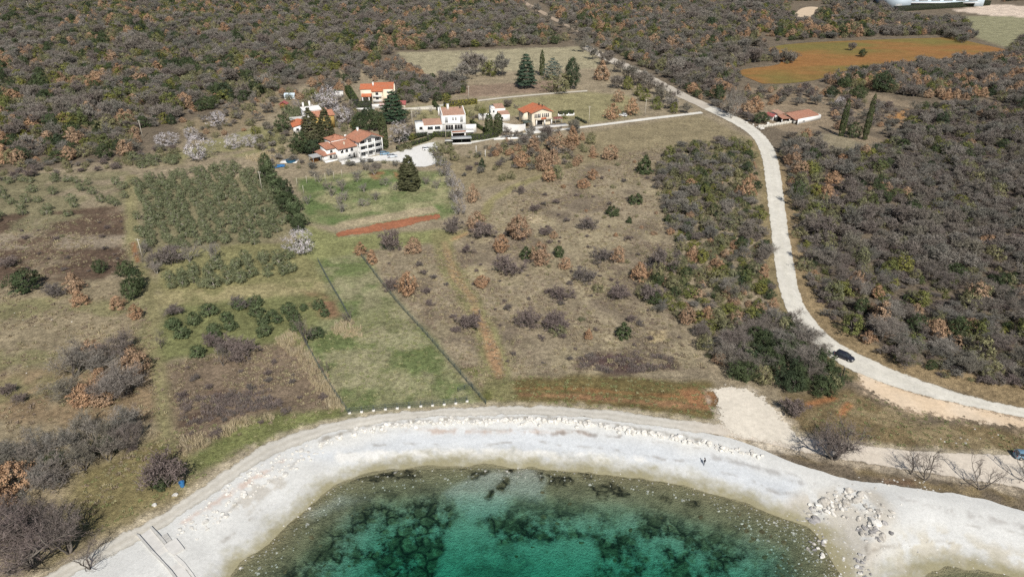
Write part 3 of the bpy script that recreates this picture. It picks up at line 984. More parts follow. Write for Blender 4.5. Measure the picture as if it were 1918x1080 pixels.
def field_col(X, Y, T):
    C = np.tile(srgb(154, 108, 54), (len(X), 1))
    w = sstep(-.2, .45, fbm(X * .012, Y * .03, 33, 4) + .02)[:, None] * .8
    C = C * (1 - w) + srgb(118, 116, 54) * w
    return C * (1 + .1 * fbm(X * .05, Y * .12, 3))[:, None]


strip('ploughed_field', [(1385, 140), (1378, 130), (1480, 120), (1425, 96), (1460, 82), (1640, 74), (1780, 70)], [(1430, 158), (1480, 158), (1540, 150), (1560, 138), (1680, 118), (1800, 108), (1895, 96)], 120, 30, .12, M['soil'], field_col, jag=.8, nscale=.05)

# ------------------------------------------------------------------ plants
def crown_pts(prof, H, R, ncl, per, cr, rs, layers=0, shell=.55, irregular=.25):
    """leaf positions in clumps spread through the crown; returns centres, outward normals and a lightness per leaf"""
    tz, rr = zip(*prof)
    lob = [(rs.uniform(0, 2 * math.pi), rs.randint(2, 5), rs.uniform(.4, 1)) for _ in range(3)]
    wts = np.interp(np.linspace(0, 1, 50), tz, rr)
    cdf = np.cumsum(wts)
    cdf /= cdf[-1]
    t = np.interp(rs.rand(ncl), cdf, np.linspace(0, 1, 50))
    if layers:
        t = (np.floor(t * layers) + .5 + rs.normal(0, .08, ncl)) / layers
        t = np.clip(t, 0, 1)
    a = rs.rand(ncl) * 2 * math.pi
    ir = 1 + sum(irregular * .5 * k * np.sin(n * a + p + 3 * t) for p, n, k in lob)
    r = np.interp(t, tz, rr) * R * ir * (shell + (1 - shell) * np.sqrt(rs.rand(ncl))) * rs.uniform(.75, 1.05, ncl)
    c = np.stack([r * np.cos(a), r * np.sin(a), t * H], 1)
    u = rs.normal(size=(ncl, per, 3))
    u /= np.linalg.norm(u, axis=2)[..., None]
    u *= rs.rand(ncl, per, 1) ** .5
    sz = cr * rs.uniform(.6, 1.25, (ncl, 1, 1))
    if layers:
        u[..., 2] *= .35
    pos = c[:, None] + u * sz
    nr_ = u + .7 * np.stack([np.cos(a), np.sin(a), .5 + 0 * a], 1)[:, None] + rs.normal(0, .35, u.shape)
    tint = np.clip(rs.uniform(.15, .85, (ncl, 1)) + rs.normal(0, .18, (ncl, per)), 0, 1)
    pos = pos.reshape(-1, 3)
    pos[:, 2] = np.maximum(pos[:, 2], .02)
    return pos, nr_.reshape(-1, 3), tint.ravel()


PROF = {
    'oak': [(0, .5), (.12, .85), (.35, 1), (.65, .82), (.85, .5), (1, .12)],
    'cone': [(0, .75), (.15, 1), (.5, .78), (.8, .42), (1, .1)],
    'round': [(0, .55), (.25, 1), (.65, .92), (.9, .55), (1, .2)],
    'bush': [(0, .8), (.25, 1), (.65, .85), (1, .3)],
    'conifer': [(0, .8), (.12, 1), (.45, .8), (.75, .5), (.92, .22), (1, .04)],
    'column': [(0, .7), (.15, 1), (.6, .97), (.85, .7), (1, .15)],
    'hedge': [(0, 1), (1, .9)],
}


def limbs(mb, H, R, z0, rs, n=5, tr=.16, k=5, reach=.75):
    top = H * .62
    mb.tube([(0, 0, -.25), (rs.normal(0, .05), rs.normal(0, .05), z0 * .6), (rs.normal(0, .1), rs.normal(0, .1), z0 + .1 * H), (rs.normal(0, .2), rs.normal(0, .2), top)], [tr * 1.25, tr, tr * .8, tr * .3], k)
    for i in range(n):
        a = i * 2.4 + rs.rand()
        h = z0 + (top - z0) * rs.uniform(0, .7)
        e = np.array([math.cos(a) * R * reach * rs.uniform(.6, 1), math.sin(a) * R * reach * rs.uniform(.6, 1), h + H * rs.uniform(.15, .35)])
        mid = e * np.array([.5, .5, 1]) + np.array([0, 0, -.35 * (e[2] - h)])
        mb.tube([(0, 0, h), mid, e], [tr * .55, tr * .35, tr * .1], 4)


def leaf_tree(seed, H, R, prof, z0, ncl, per, cr, lw, ll, layers=0, shell=.55, irr=.25, tr=.16, nl=5):
    rs = RS(seed)
    tb = MB()
    limbs(tb, H, R, max(z0, .15), rs, nl, tr)
    c, n, t = crown_pts(PROF[prof], H - z0, R, ncl, per, cr, rs, layers, shell, irr)
    c[:, 2] += z0
    cb = MB()
    s = rs.uniform(.7, 1.3, len(c))
    cb.leaves(c, n, lw * s, ll * s, t, rs)
    return tb, cb


def bare_tree(seed, H, R, stems=3, tw=.05, dens=1.0, tr=.13, open_=.55, lev=3, drop=0.):
    rs = RS(seed)
    tb, cb = MB(), MB()
    A, B, W = [], [], []

    def grow(p, d, L, r, lv):
        pts = [p]
        q, dd = p.copy(), d.copy()
        ns = 4 if lv < 2 else 3
        for i in range(ns):
            dd = dd + rs.normal(0, .16 + .05 * lv, 3) + np.array([0, 0, .07])
            dd /= np.linalg.norm(dd)
            q = q + dd * L / ns
            pts.append(q.copy())
        pts = np.array(pts)
        if lv < lev:
            tb.tube(pts, np.linspace(r, r * .45, len(pts)), 5 if lv == 0 else (4 if lv == 1 else 3), rs.uniform(.3, .8))
        else:
            for i in range(ns):
                A.append(pts[i]); B.append(pts[i + 1]); W.append(tw * (1.2 - .25 * i))
            for i in range(int(round(3 * dens))):
                k = rs.randint(1, len(pts))
                v = rs.normal(0, .7, 3) + dd * .8 + np.array([0, 0, .25])
                v /= np.linalg.norm(v)
                A.append(pts[k]); B.append(pts[k] + v * L * rs.uniform(.45, .9)); W.append(tw * .8)
            return
        nb = (5, 5, 5)[min(lv, 2)]
        if lv > 0:
            nb = max(2, int(round(nb * dens)))
        for i in range(nb):
            t = .28 + .7 * (i + rs.rand()) / nb
            k = min(len(pts) - 2, int(t * (len(pts) - 1)))
            f = t * (len(pts) - 1) - k
            p0 = pts[k] * (1 - f) + pts[k + 1] * f
            base = pts[k + 1] - pts[k]
            base /= np.linalg.norm(base)
            v = rs.normal(size=3)
            v -= base * v.dot(base)
            v /= np.linalg.norm(v) + 1e-9
            an = rs.uniform(.45, 1.0)
            nd_ = base * math.cos(an) + v * math.sin(an) + np.array([0, 0, .12 - drop])
            grow(p0, nd_ / np.linalg.norm(nd_), L * rs.uniform(.42, .68), r * .5, lv + 1)

    for i in range(stems):
        a = i * 2 * math.pi / stems + rs.uniform(-.4, .4)
        tilt = rs.uniform(.35, 1.0) * open_ if stems > 1 else .08
        d = np.array([math.cos(a) * tilt, math.sin(a) * tilt, 1.])
        grow(np.array([.08 * math.cos(a), .08 * math.sin(a), -.15]), d / np.linalg.norm(d), H * .62, tr, 0)
    cb.slivers(A, B, W, rs.rand(len(A)), rs)
    # fit the wanted size
    V = np.vstack(cb.V)
    sc = np.array([2 * R / (np.percentile(V[:, 0], 98) - np.percentile(V[:, 0], 2)), 2 * R / (np.percentile(V[:, 1], 98) - np.percentile(V[:, 1], 2)), H / np.percentile(V[:, 2], 98.5)])
    for mb in (tb, cb):
        mb.V = [v * sc for v in mb.V]
    return tb, cb


KINDS = {}


def kind(name, mat, trunk_mat, builds, H, W):
    """a kind of tree: a few different individuals of nominal height H and crown width W"""
    vs = []
    for tb, cb in builds:
        vs.append((tb.mesh('trunk', M[trunk_mat]), cb.mesh('crown', M[mat]), tb, cb))
    KINDS[name] = dict(v=vs, H=H, W=W, mats=(M[trunk_mat], M[mat]))


kind('bare', 'twig', 'bark', [bare_tree(10 + i, 6, 3, 2 + i % 4, .105, 1.2, .11, open_=.4 + .1 * i) for i in range(6)], 6, 6)
kind('bare_near', 'twig', 'bark', [bare_tree(310 + i, 6, 3, 2 + i % 3, .042, 1.5, .12, open_=.45 + .08 * i) for i in range(5)], 6, 6)
kind('bare_fine', 'twig', 'bark_pale', [bare_tree(30 + i, 7, 3.5, 3, .038, 1.2, .15) for i in range(3)], 7, 7)
kind('bare_big', 'twig_purple', 'bark', [bare_tree(130 + i, 8, 4.5, 3, .035, 1.35, .22, lev=3) for i in range(3)], 8, 9)
kind('bare_open', 'twig_purple', 'bark', [bare_tree(230 + i, 8, 4, 2, .04, .9, .16, lev=3, open_=.75) for i in range(3)], 8, 8)
kind('bare_shrub', 'twig_purple', 'bark', [bare_tree(50 + i, 2.4, 1.8, 6, .05, 1.0, .04, .9) for i in range(4)], 2.4, 3.6)
kind('russet', 'russet', 'bark', [leaf_tree(60 + i, 5, 2.3, 'cone' if i % 2 else 'oak', .35, 130, 22, .48, .17, .25, tr=.12, irr=.4) for i in range(5)], 5, 4.6)
kind('green', 'green_dark', 'bark', [leaf_tree(80 + i, 5, 2.4, 'round', .4, 120, 24, .52, .17, .27, irr=.4) for i in range(4)], 5, 4.8)
kind('ivy', 'green_mid', 'bark', [leaf_tree(90 + i, 5, 2.0, 'oak', .4, 90, 20, .5, .17, .26, irr=.5) for i in range(3)], 5, 4)
kind('greygreen', 'green_grey', 'bark', [leaf_tree(95 + i, 4, 2.3, 'round', .3, 85, 20, .5, .13, .30, irr=.5) for i in range(4)], 4, 4.6)
kind('olive', 'olive', 'bark_pale', [leaf_tree(100 + i, 3.2, 1.9, 'round', .5, 60, 16, .5, .13, .34, irr=.3, tr=.14) for i in range(4)], 3.2, 3.8)
kind('olive_round', 'olive_round', 'bark', [leaf_tree(110 + i, 2.4, 1.7, 'round', .25, 75, 17, .42, .14, .30, irr=.12, tr=.12) for i in range(3)], 2.4, 3.4)
kind('juniper', 'green_dark', 'bark', [leaf_tree(120 + i, 3, 1.7, 'cone' if i else 'bush', .1, 75, 18, .4, .16, .32, irr=.15) for i in range(2)], 3, 3.4)
kind('conifer', 'conifer', 'bark', [leaf_tree(140 + i, 12, 4.2, 'conifer', .5, 420, 26, .75, .24, .5, 15, .55, .16, .3, 0) for i in range(2)], 12, 8.4)
kind('cedar', 'cedar', 'bark', [leaf_tree(150 + i, 12, 5, 'conifer', 1.2, 330, 24, 1.05, .28, .5, 9, .4, .22, .3, 4) for i in range(2)], 12, 10)
kind('cedar_blue', 'cedar_blue', 'bark', [leaf_tree(155, 12, 5, 'oak', 1.2, 150, 18, 1.1, .32, .6, 8, .4, .25, .3, 4)], 12, 10)
kind('pine', 'green_dark', 'bark', [leaf_tree(160 + i, 9, 4, 'oak', 1.2, 230, 22, .85, .22, .36, 0, .45, .25, .25, 5) for i in range(2)], 9, 8)
kind('cypress', 'cypress', 'bark', [leaf_tree(170 + i, 12, 1.6, 'column', .3, 520, 20, .30, .14, .34, 0, .86, .05, .2, 0) for i in range(2)], 12, 3.2)
kind('blossom', 'blossom', 'bark', [leaf_tree(180 + i, 5, 2.7, 'round', .7, 110, 20, .5, .14, .17, irr=.4, tr=.14, nl=9) for i in range(3)], 5, 5.4)
kind('blossom_grey', 'blossom_grey', 'bark', [leaf_tree(190 + i, 5, 2.4, 'round', .6, 65, 12, .6, .12, .34, irr=.35, tr=.14, nl=9) for i in range(2)], 5, 4.8)
kind('dark_thicket', 'green_dark', 'bark', [leaf_tree(200 + i, 6, 3.2, 'round', .3, 170, 22, .6, .15, .32, irr=.45, nl=8) for i in range(3)], 6, 6.4)
kind('palm_like', 'green_mid', 'bark', [leaf_tree(210, 4, 1.4, 'oak', 2.4, 18, 14, .9, .12, .8, nl=0)], 4, 2.8)

TREE_N = [0]


def tree(kd, px, py, w, h, label, cat='tree', group=None, name='tree', parts=True, raw=None, rot=None, var=None):
    """one tree whose foot stands at photo pixel px,py and whose crown is w by h photo pixels"""
    K = KINDS[kd]
    rs = RS(1000 + TREE_N[0])
    TREE_N[0] += 1
    if raw is None:
        p = at(px, py)
        W = w / ppm(p)
        th = math.atan2(CAMZ - p[2], math.hypot(p[0], p[1]))
        Hh = max(.55 * W, (h / ppm(p) - .35 * W * math.sin(th)) / math.cos(th))
        p = p + np.array([0, .30 * W * math.cos(th) * 0, 0])
    else:
        p, W, Hh = raw
    v = K['v'][rs.randint(len(K['v'])) if var is None else var % len(K['v'])]
    o = empty(name, tuple(p), rs.uniform(0, 6.28) if rot is None else rot, label, cat, group)
    s = W / K['W']
    o.scale = (s, s, Hh / K['H'])
    link('trunk', v[0], o)
    link('crown', v[1], o)
    return o


ORD = ['', 'second', 'third', 'fourth', 'fifth', 'sixth', 'seventh', 'eighth', 'ninth', 'tenth', 'eleventh', 'twelfth', 'thirteenth', 'fourteenth', 'fifteenth',
       'sixteenth', 'seventeenth', 'eighteenth', 'nineteenth', 'twentieth']
NUM = ['', 'one', 'two', 'three', 'four', 'five', 'six', 'seven', 'eight', 'nine', 'ten', 'eleven', 'twelve', 'thirteen', 'fourteen', 'fifteen', 'sixteen',
       'seventeen', 'eighteen', 'nineteen', 'twenty']


def ranks(items):
    """phrases that tell the members of a short row apart, from their sideways position"""
    n = len(items)
    order = sorted(range(n), key=lambda i: items[i][0])
    out = [''] * n
    for k, i in enumerate(order):
        if n == 1:
            out[i] = ''
        elif n == 2:
            out[i] = ', the %s one' % ('left', 'right')[k]
        elif k == 0:
            out[i] = ', leftmost of %s' % NUM[min(n, 20)]
        elif k == n - 1:
            out[i] = ', rightmost of %s' % NUM[min(n, 20)]
        elif k < (n + 1) // 2 or n - 1 - k >= 19:
            out[i] = ', %s from left' % ORD[min(k, 19)]
        else:
            out[i] = ', %s from right' % ORD[n - 1 - k]
    return out


def trees(kd, desc, group, items, name='tree', cat='tree'):
    for it, r in zip(items, ranks(items)):
        tree(kd, *it, desc + r, cat, group, name)


# -- oaks that kept their brown leaves
RG = 'oaks with brown winter leaves'
trees('russet', 'russet oak on the left pasture', RG, [(142, 545, 36, 40), (152, 570, 34, 32), (222, 576, 32, 28), (256, 597, 27, 32)], 'oak_tree')
trees('russet', 'russet oak in the round grove on the left pasture', RG, [(178, 676, 52, 50), (163, 752, 62, 45), (258, 700, 52, 60), (196, 758, 42, 34), (192, 722, 40, 40)], 'oak_tree')
trees('russet', 'bright russet oak at the left edge of the lower thicket', RG, [(34, 915, 68, 66), (4, 955, 60, 60)], 'oak_tree')
trees('russet', 'russet oak on the meadow beside the upper dirt path', RG, [(886, 378, 26, 36), (893, 431, 40, 40), (972, 446, 50, 50), (939, 472, 32, 38)], 'oak_tree')
trees('russet', 'russet oak standing between two junipers on the dry meadow', RG, [(1012, 495, 40, 48)], 'oak_tree')
trees('russet', 'russet oak on the dry meadow right of the junipers', RG, [(1059, 503, 27, 26), (1157, 490, 30, 34), (1197, 523, 38, 38), (1037, 446, 17, 16), (1102, 634, 18, 22)], 'oak_tree')
trees('russet', 'russet oak between the long fence and the dirt path', RG, [(775, 471, 38, 32), (764, 550, 40, 48), (676, 476, 24, 26), (697, 492, 26, 28)], 'oak_tree')
trees('russet', 'low russet oak in pale grass beside the dirt path', RG, [(903, 535, 34, 24)], 'oak_tree')
trees('russet', 'russet oak in the group below the gabled orange roofed house', RG,
      [(999, 284, 32, 32), (1045, 285, 32, 40), (1072, 272, 28, 38), (977, 312, 36, 32), (1018, 318, 34, 42), (1036, 314, 30, 38), (1028, 340, 28, 32)], 'oak_tree')
trees('russet', 'russet oak on the open slope below the access lane', RG, [(1143, 298, 34, 30), (1093, 351, 28, 20), (1110, 336, 22, 22)], 'oak_tree')
trees('russet', 'russet oak on the grass above the access lane', RG, [(1127, 150, 34, 36), (1158, 191, 24, 24), (1182, 216, 28, 34), (1147, 222, 32, 30)], 'oak_tree')
trees('russet', 'russet oak in the thicket left of the road', RG, [(1395, 368, 34, 38), (1323, 606, 28, 38), (1380, 608, 30, 32), (1360, 558, 20, 26), (1410, 622, 20, 22), (1298, 480, 24, 24)], 'oak_tree')
trees('russet', 'bright russet oak in the wood right of the road', RG, [(1600, 545, 36, 44), (1641, 557, 27, 28), (1545, 372, 36, 32), (1500, 330, 34, 32), (1485, 312, 30, 30), (1625, 640, 30, 26), (1560, 345, 32, 28), (1850, 462, 46, 26)], 'oak_tree')
trees('russet', 'russet oak beside the poplars by the red roofed farm', RG, [(1412, 210, 34, 32), (1398, 215, 26, 26)], 'oak_tree')

# -- round evergreens
trees('juniper', 'dark green juniper on the dry meadow', 'junipers on the meadow', [(985, 482, 28, 24), (1047, 480, 22, 24), (1167, 630, 35, 32), (1190, 381, 28, 22), (1147, 403, 28, 20), (1207, 324, 34, 36), (1178, 417, 14, 13), (903, 313, 15, 18)], 'juniper_bush', 'bush')
trees('green', 'dense dark evergreen on the left pasture', 'evergreens of the left pasture', [(50, 543, 66, 46), (188, 509, 30, 26)], 'evergreen_tree')
trees('green', 'dark evergreen beside the grassy strip path', 'evergreens along the strip path', [(240, 515, 38, 32), (258, 540, 38, 42), (250, 558, 42, 42)], 'evergreen_tree')
trees('green', 'round clipped dark evergreen beside the small orange roofed house', None, [(532, 246, 34, 34)], 'evergreen_tree')
OR_ = [(326, 613, 34, 20), (342, 630, 36, 22), (365, 607, 28, 26), (400, 620, 30, 20), (425, 600, 28, 20), (433, 617, 28, 24), (393, 588, 38, 22), (449, 578, 30, 22), (480, 572, 30, 24),
       (482, 590, 34, 24), (494, 606, 30, 22), (510, 591, 20, 14), (520, 603, 24, 18), (496, 627, 34, 24), (541, 585, 30, 22), (551, 600, 28, 24), (556, 618, 30, 26), (569, 581, 18, 16),
       (597, 577, 28, 20), (609, 592, 20, 18), (592, 631, 36, 24), (371, 666, 34, 24), (402, 634, 30, 24)]
trees('olive_round', 'rounded dark olive tree in the lower orchard plot', 'rounded olive trees of the lower plot', OR_, 'olive_tree', 'olive tree')

# -- dark belt beside the grove
rs = RS(5)
bl = [(497, 322), (507, 330), (500, 342), (515, 345), (522, 356), (512, 362), (532, 368), (522, 380), (540, 382), (548, 396), (534, 396), (556, 408), (545, 416), (562, 424), (552, 432)]
trees('green', 'tall dark evergreen in the belt beside the olive grove', 'dark belt beside the olive grove', [(x + rs.normal(0, 4), y, rs.uniform(24, 36), rs.uniform(24, 38)) for x, y in bl[::2]], 'evergreen_tree')
trees('olive_round', 'broad olive green tree in the belt beside the olive grove', 'dark belt beside the olive grove', [(x + rs.normal(0, 5), y, rs.uniform(26, 36), rs.uniform(22, 34)) for x, y in bl[1::2]], 'evergreen_tree')

# -- blossom
BG = 'blossoming trees'
trees('blossom', 'large white blossoming tree alone at the corner of the grove', None, [(565, 474, 62, 54)], 'blossom_tree')
trees('blossom', 'white blossoming tree on the grass left of the houses', BG, [(375, 300, 56, 52), (315, 274, 48, 30), (409, 237, 38, 32), (440, 279, 44, 32), (470, 276, 34, 26), (360, 262, 28, 26)], 'blossom_tree')
trees('blossom', 'white blossoming tree behind the ochre house', BG, [(617, 213, 48, 54), (641, 232, 44, 38), (598, 192, 20, 18)], 'blossom_tree')
trees('blossom_grey', 'grey flowering tree behind the tall green cypress', BG, [(748, 270, 48, 48), (790, 248, 26, 20)], 'blossom_tree')
trees('blossom_grey', 'pale grey tree beside the green orchard', 'pale trees beside the orchard', [(832, 330, 32, 36), (858, 372, 32, 40), (860, 402, 32, 40), (845, 350, 26, 34)], 'grey_tree')
trees('bare_fine', 'pale bare tree below the olive grove', 'pale bare trees below the grove', [(288, 500, 32, 36), (356, 490, 32, 36), (400, 492, 30, 42), (270, 474, 26, 22), (294, 512, 30, 24)], 'bare_tree')
trees('bare_shrub', 'dense brown shrub below the olive grove', None, [(318, 495, 48, 34)], 'bare_shrub', 'shrub')

# -- conifers and cypresses
trees('conifer', 'lone broad conifer below the white parking yard', None, [(767, 354, 48, 68)], 'conifer_tree')
trees('conifer', 'tall brown green conifer in front of the ochre house', 'conifers beside the hotel', [(588, 284, 50, 84), (614, 272, 38, 72)], 'conifer_tree')
trees('green', 'dark bushy evergreen at the foot of the tall conifers', 'conifers beside the hotel', [(567, 287, 44, 44), (590, 292, 40, 34)], 'evergreen_tree')
trees('cedar', 'layered dark cedar in front of the cream house', None, [(738, 230, 58, 62)], 'cedar_tree')
trees('pine', 'brownish pine behind the white hotel', 'pines behind the hotel', [(676, 250, 42, 42), (703, 244, 40, 42), (690, 222, 30, 24)], 'pine_tree')
trees('cypress', 'column cypress against the right wall of the white hotel', None, [(720, 278, 17, 64)], 'cypress_tree')
trees('cypress', 'thick cypress between the two white houses', 'cypresses of the villas', [(916, 253, 16, 42), (933, 251, 18, 40)], 'cypress_tree')
tree('cypress', 1575, 255, 11.5, 68, 'shorter of two tall cypresses in the clearing right of the road', 'cypress', 'cypresses in the clearing', 'cypress_tree')
tree('cypress', 1619, 262, 11.5, 84, 'taller leaning cypress in the clearing right of the road', 'cypress', 'cypresses in the clearing', 'cypress_tree')
tree('green', 1597, 258, 30, 30, 'dark bush between two tall cypresses', 'bush', None, 'evergreen_bush')
tree('cypress', 1015, 142, 10, 46, 'thin cypress among the cedars behind the access lane', 'cypress', None, 'cypress_tree')
tree('cedar', 985, 165, 44, 64, 'tallest dark cedar on the field behind the orange roofed house', 'tree', None, 'cedar_tree')
tree('cedar_blue', 1035, 150, 36, 42, 'blue green cedar between two darker trees', 'tree', None, 'cedar_tree')
tree('pine', 1070, 167, 36, 58, 'dense dark round pine beside the utility pole', 'tree', None, 'pine_tree')
tree('greygreen', 1045, 172, 60, 30, 'grey green scrub under the cedars', 'bush', None, 'grey_bush')
tree('ivy', 918, 143, 30, 30, 'bright green ivy clad tree on the upper field', 'tree', None, 'ivy_tree')
for x, y, w, h in ((890, 140, 40, 40), (935, 142, 34, 38), (870, 150, 34, 30), (855, 160, 36, 26)):
    pass
trees('bare', 'grey bare tree on the upper field', 'bare trees on the upper field', [(890, 140, 40, 42), (940, 142, 36, 40), (868, 150, 36, 32), (852, 162, 36, 28), (905, 138, 30, 36)], 'bare_tree')
trees('ivy', 'yellow green bush along the gravel road', 'yellow green bushes along the gravel road', [(1175, 168, 26, 26), (1207, 190, 22, 26), (1230, 205, 24, 26), (1195, 180, 20, 24), (1262, 212, 20, 22)], 'ivy_bush', 'bush')
trees('bare', 'grey bare tree along the gravel road', 'bare trees along the gravel road', [(1215, 172, 30, 32), (1240, 195, 30, 30), (1155, 165, 26, 22), (1262, 205, 26, 24), (1285, 212, 22, 20), (1195, 160, 24, 24)], 'bare_tree')
trees('bare', 'leafless tree hiding the far end of the gravel road', 'trees over the gravel road', [(1092, 98, 26, 26), (1112, 112, 24, 24), (1136, 122, 26, 26), (1160, 136, 26, 24), (1104, 90, 22, 22), (1180, 150, 28, 26), (1205, 158, 26, 26), (1235, 178, 28, 26), (1258, 190, 24, 24)], 'bare_tree')
trees('bare', 'leafless tree at the edge of the far dirt road', 'trees over the dirt road', [(955, 2, 18, 18), (975, 12, 18, 18), (1005, 26, 20, 18), (1030, 42, 20, 20), (1052, 52, 20, 18), (1075, 64, 22, 20), (1088, 76, 24, 22), (1098, 72, 22, 20)], 'bare_tree')
trees('bare_fine', 'pale poplar by the road bend beside the farm', 'pale poplars by the farm', [(1362, 212, 22, 52), (1378, 218, 22, 54), (1370, 222, 24, 44)], 'poplar_tree')
trees('green', 'dark evergreen by the road junction', None, [(1345, 190, 30, 32)], 'evergreen_tree')
trees('pine', 'dark umbrella pine behind the cypress pair', 'pines behind the cypress pair', [(1650, 172, 46, 40), (1606, 186, 36, 28), (1556, 182, 28, 22), (1580, 165, 30, 22)], 'pine_tree')
tree('blossom', 1572, 198, 22, 18, 'white blossoming tree behind the shorter cypress', 'tree', None, 'blossom_tree')
tree('green', 1424, 229, 34, 16, 'dark hedge bush in front of the red roofed farm', 'bush', None, 'evergreen_bush')
trees('ivy', 'yellow flowering bush at the top of the thicket left of the road', None, [(1253, 296, 26, 28)], 'yellow_bush', 'bush')
tree('palm_like', 905, 226, 16, 26, 'small palm beside the thick cypresses', 'tree', None, 'palm_tree')
tree('bare', 1595, 95, 14, 14, 'small bare tree on the red field', 'tree', None, 'bare_tree')
tree('pine', 1614, 107, 16, 16, 'dark lone tree on the red field', 'tree', None, 'pine_tree')

trees('greygreen', 'grey green bush beside the white yard', 'bushes around the white yard', [(820, 292, 30, 28), (838, 286, 26, 22), (826, 310, 26, 24), (765, 280, 18, 14), (752, 284, 14, 12), (852, 300, 24, 18)], 'garden_bush', 'bush')
trees('ivy', 'bright green bush in the gardens', 'green bushes in the gardens', [(664, 240, 20, 18), (870, 216, 16, 14), (772, 262, 18, 14), (590, 186, 22, 20), (480, 250, 22, 16), (750, 190, 24, 26), (1056, 222, 14, 10)], 'garden_bush', 'bush')
# -- bare trees close to the beach
trees('bare_big', 'spreading bare tree beside the beach track', 'bare trees beside the beach', [(1560, 858, 96, 74)], 'bare_tree')
trees('bare_open', 'bare two stemmed tree at the edge of the beach', 'bare trees beside the beach', [(1733, 899, 70, 76), (1706, 888, 44, 58), (1834, 916, 60, 68), (1925, 905, 66, 66)], 'bare_tree')
tree('bare_shrub', 1488, 778, 40, 32, 'dark leafless shrub beside the sandy clearing', 'shrub', None, 'bare_shrub')
BL = [(55, 1062, 125, 118), (128, 1035, 82, 92), (20, 1030, 90, 90), (92, 1010, 80, 80), (8, 985, 70, 60), (60, 985, 60, 56)]
trees('bare_big', 'dark bare tree in the lower left corner', 'bare trees in the corner', BL, 'bare_tree')
tree('bare_open', 170, 1064, 66, 66, 'low bare tree overhanging the beach track', 'tree', None, 'bare_tree')
tree('bare_shrub', 318, 908, 66, 66, 'purple brown shrub beside the beach track and blue bin', 'shrub', None, 'bare_shrub')
tree('green', 303, 914, 36, 34, 'green bush growing into the purple brown shrub', 'bush', None, 'evergreen_bush')
trees('bare_near', 'grey bare tree in the round grove on the left pasture', 'bare trees of the round grove', [(140, 705, 66, 66), (228, 672, 66, 56), (232, 742, 70, 62), (135, 745, 56, 52), (205, 745, 60, 50), (180, 700, 50, 50)], 'bare_tree')
TH = [(20, 880, 80, 60), (60, 862, 70, 56), (100, 850, 60, 56), (140, 838, 66, 58), (180, 826, 66, 60), (222, 818, 72, 62), (245, 838, 50, 50), (205, 862, 64, 56), (160, 880, 64, 60), (120, 900, 64, 60), (84, 912, 60, 56), (-25, 890, 80, 70), (240, 812, 50, 52)]
trees('bare_near', 'bare grey brown tree in the lower left thicket', 'trees of the lower left thicket', TH, 'bare_tree')
trees('green', 'green bush inside the lower left thicket', 'green bushes of the lower left thicket', [(205, 842, 44, 34), (108, 868, 36, 30), (170, 850, 34, 30)], 'evergreen_bush', 'bush')
trees('bare_open', 'slender bare tree in the lower orchard plot', 'slender bare trees', [(418, 684, 34, 50), (574, 646, 36, 56), (302, 652, 20, 28), (299, 630, 18, 18), (610, 702, 22, 36), (655, 606, 32, 32)], 'bare_tree')
trees('bare_shrub', 'brown shrub on the lower orchard plot', 'brown shrubs of the lower plot', [(402, 650, 38, 30), (460, 668, 50, 34), (440, 660, 40, 30), (450, 576, 34, 24), (330, 588, 30, 14)], 'bare_shrub', 'shrub')
trees('bare_shrub', 'low dark shrub on the left pasture', 'shrubs of the left pasture', [(104, 553, 38, 24), (18, 500, 34, 20), (20, 735, 26, 20), (42, 752, 24, 18)], 'bare_shrub', 'shrub')
trees('bare_shrub', 'grey shrub on the dry meadow', 'shrubs of the meadow',
      [(875, 472, 24, 16), (730, 470, 36, 40), (733, 544, 28, 26), (880, 612, 42, 30), (988, 612, 44, 38), (1040, 618, 48, 34), (1050, 560, 44, 28), (1090, 525, 40, 22), (950, 510, 54, 24), (1100, 428, 36, 20),
       (1130, 490, 40, 28), (1020, 440, 24, 14), (850, 435, 34, 30), (905, 445, 44, 20), (1160, 560, 40, 26), (1000, 395, 20, 12), (1235, 505, 50, 44), (1220, 560, 40, 30), (975, 362, 22, 16)], 'bare_shrub', 'shrub')
trees('greygreen', 'olive green shrub on the dry meadow edge', 'olive green shrubs of the meadow', [(1230, 525, 32, 38), (1262, 545, 36, 32), (1210, 548, 32, 30), (1120, 545, 26, 14), (1045, 625, 36, 20), (1000, 470, 16, 10), (955, 335, 24, 16), (940, 338, 18, 14), (1040, 335, 34, 30)], 'green_shrub', 'shrub')


# ------------------------------------------------------------------ woods, groves, grass: scattered by area
def scatter_pts(region, spacing, seed, jitter=.42, ymax=None, holes=()):
    P = np.array([on_plane(x, max(y, -60), 5.0 if y < 300 else 2.0)[:2] for x, y in region])
    lo, hi = P.min(0), P.max(0)
    rs = RS(seed)
    nx, ny = int((hi[0] - lo[0]) / spacing) + 2, int((hi[1] - lo[1]) / (spacing * .87)) + 2
    gx_, gy_ = np.meshgrid(np.arange(nx), np.arange(ny))
    x = lo[0] + (gx_ + .5 * (gy_ % 2)) * spacing + rs.uniform(-jitter, jitter, gx_.shape) * spacing
    y = lo[1] + gy_ * spacing * .87 + rs.uniform(-jitter, jitter, gx_.shape) * spacing
    x, y = x.ravel(), y.ravel()
    k = sdist(P, x, y) < 0
    for h in holes:
        hp = np.array([on_plane(a, max(b, -60), 5.0 if b < 300 else 2.0)[:2] for a, b in h])
        k &= sdist(hp, x, y) > .5
    x, y = x[k], y[k]
    z = height(x, y)
    return np.stack([x, y, z], 1)


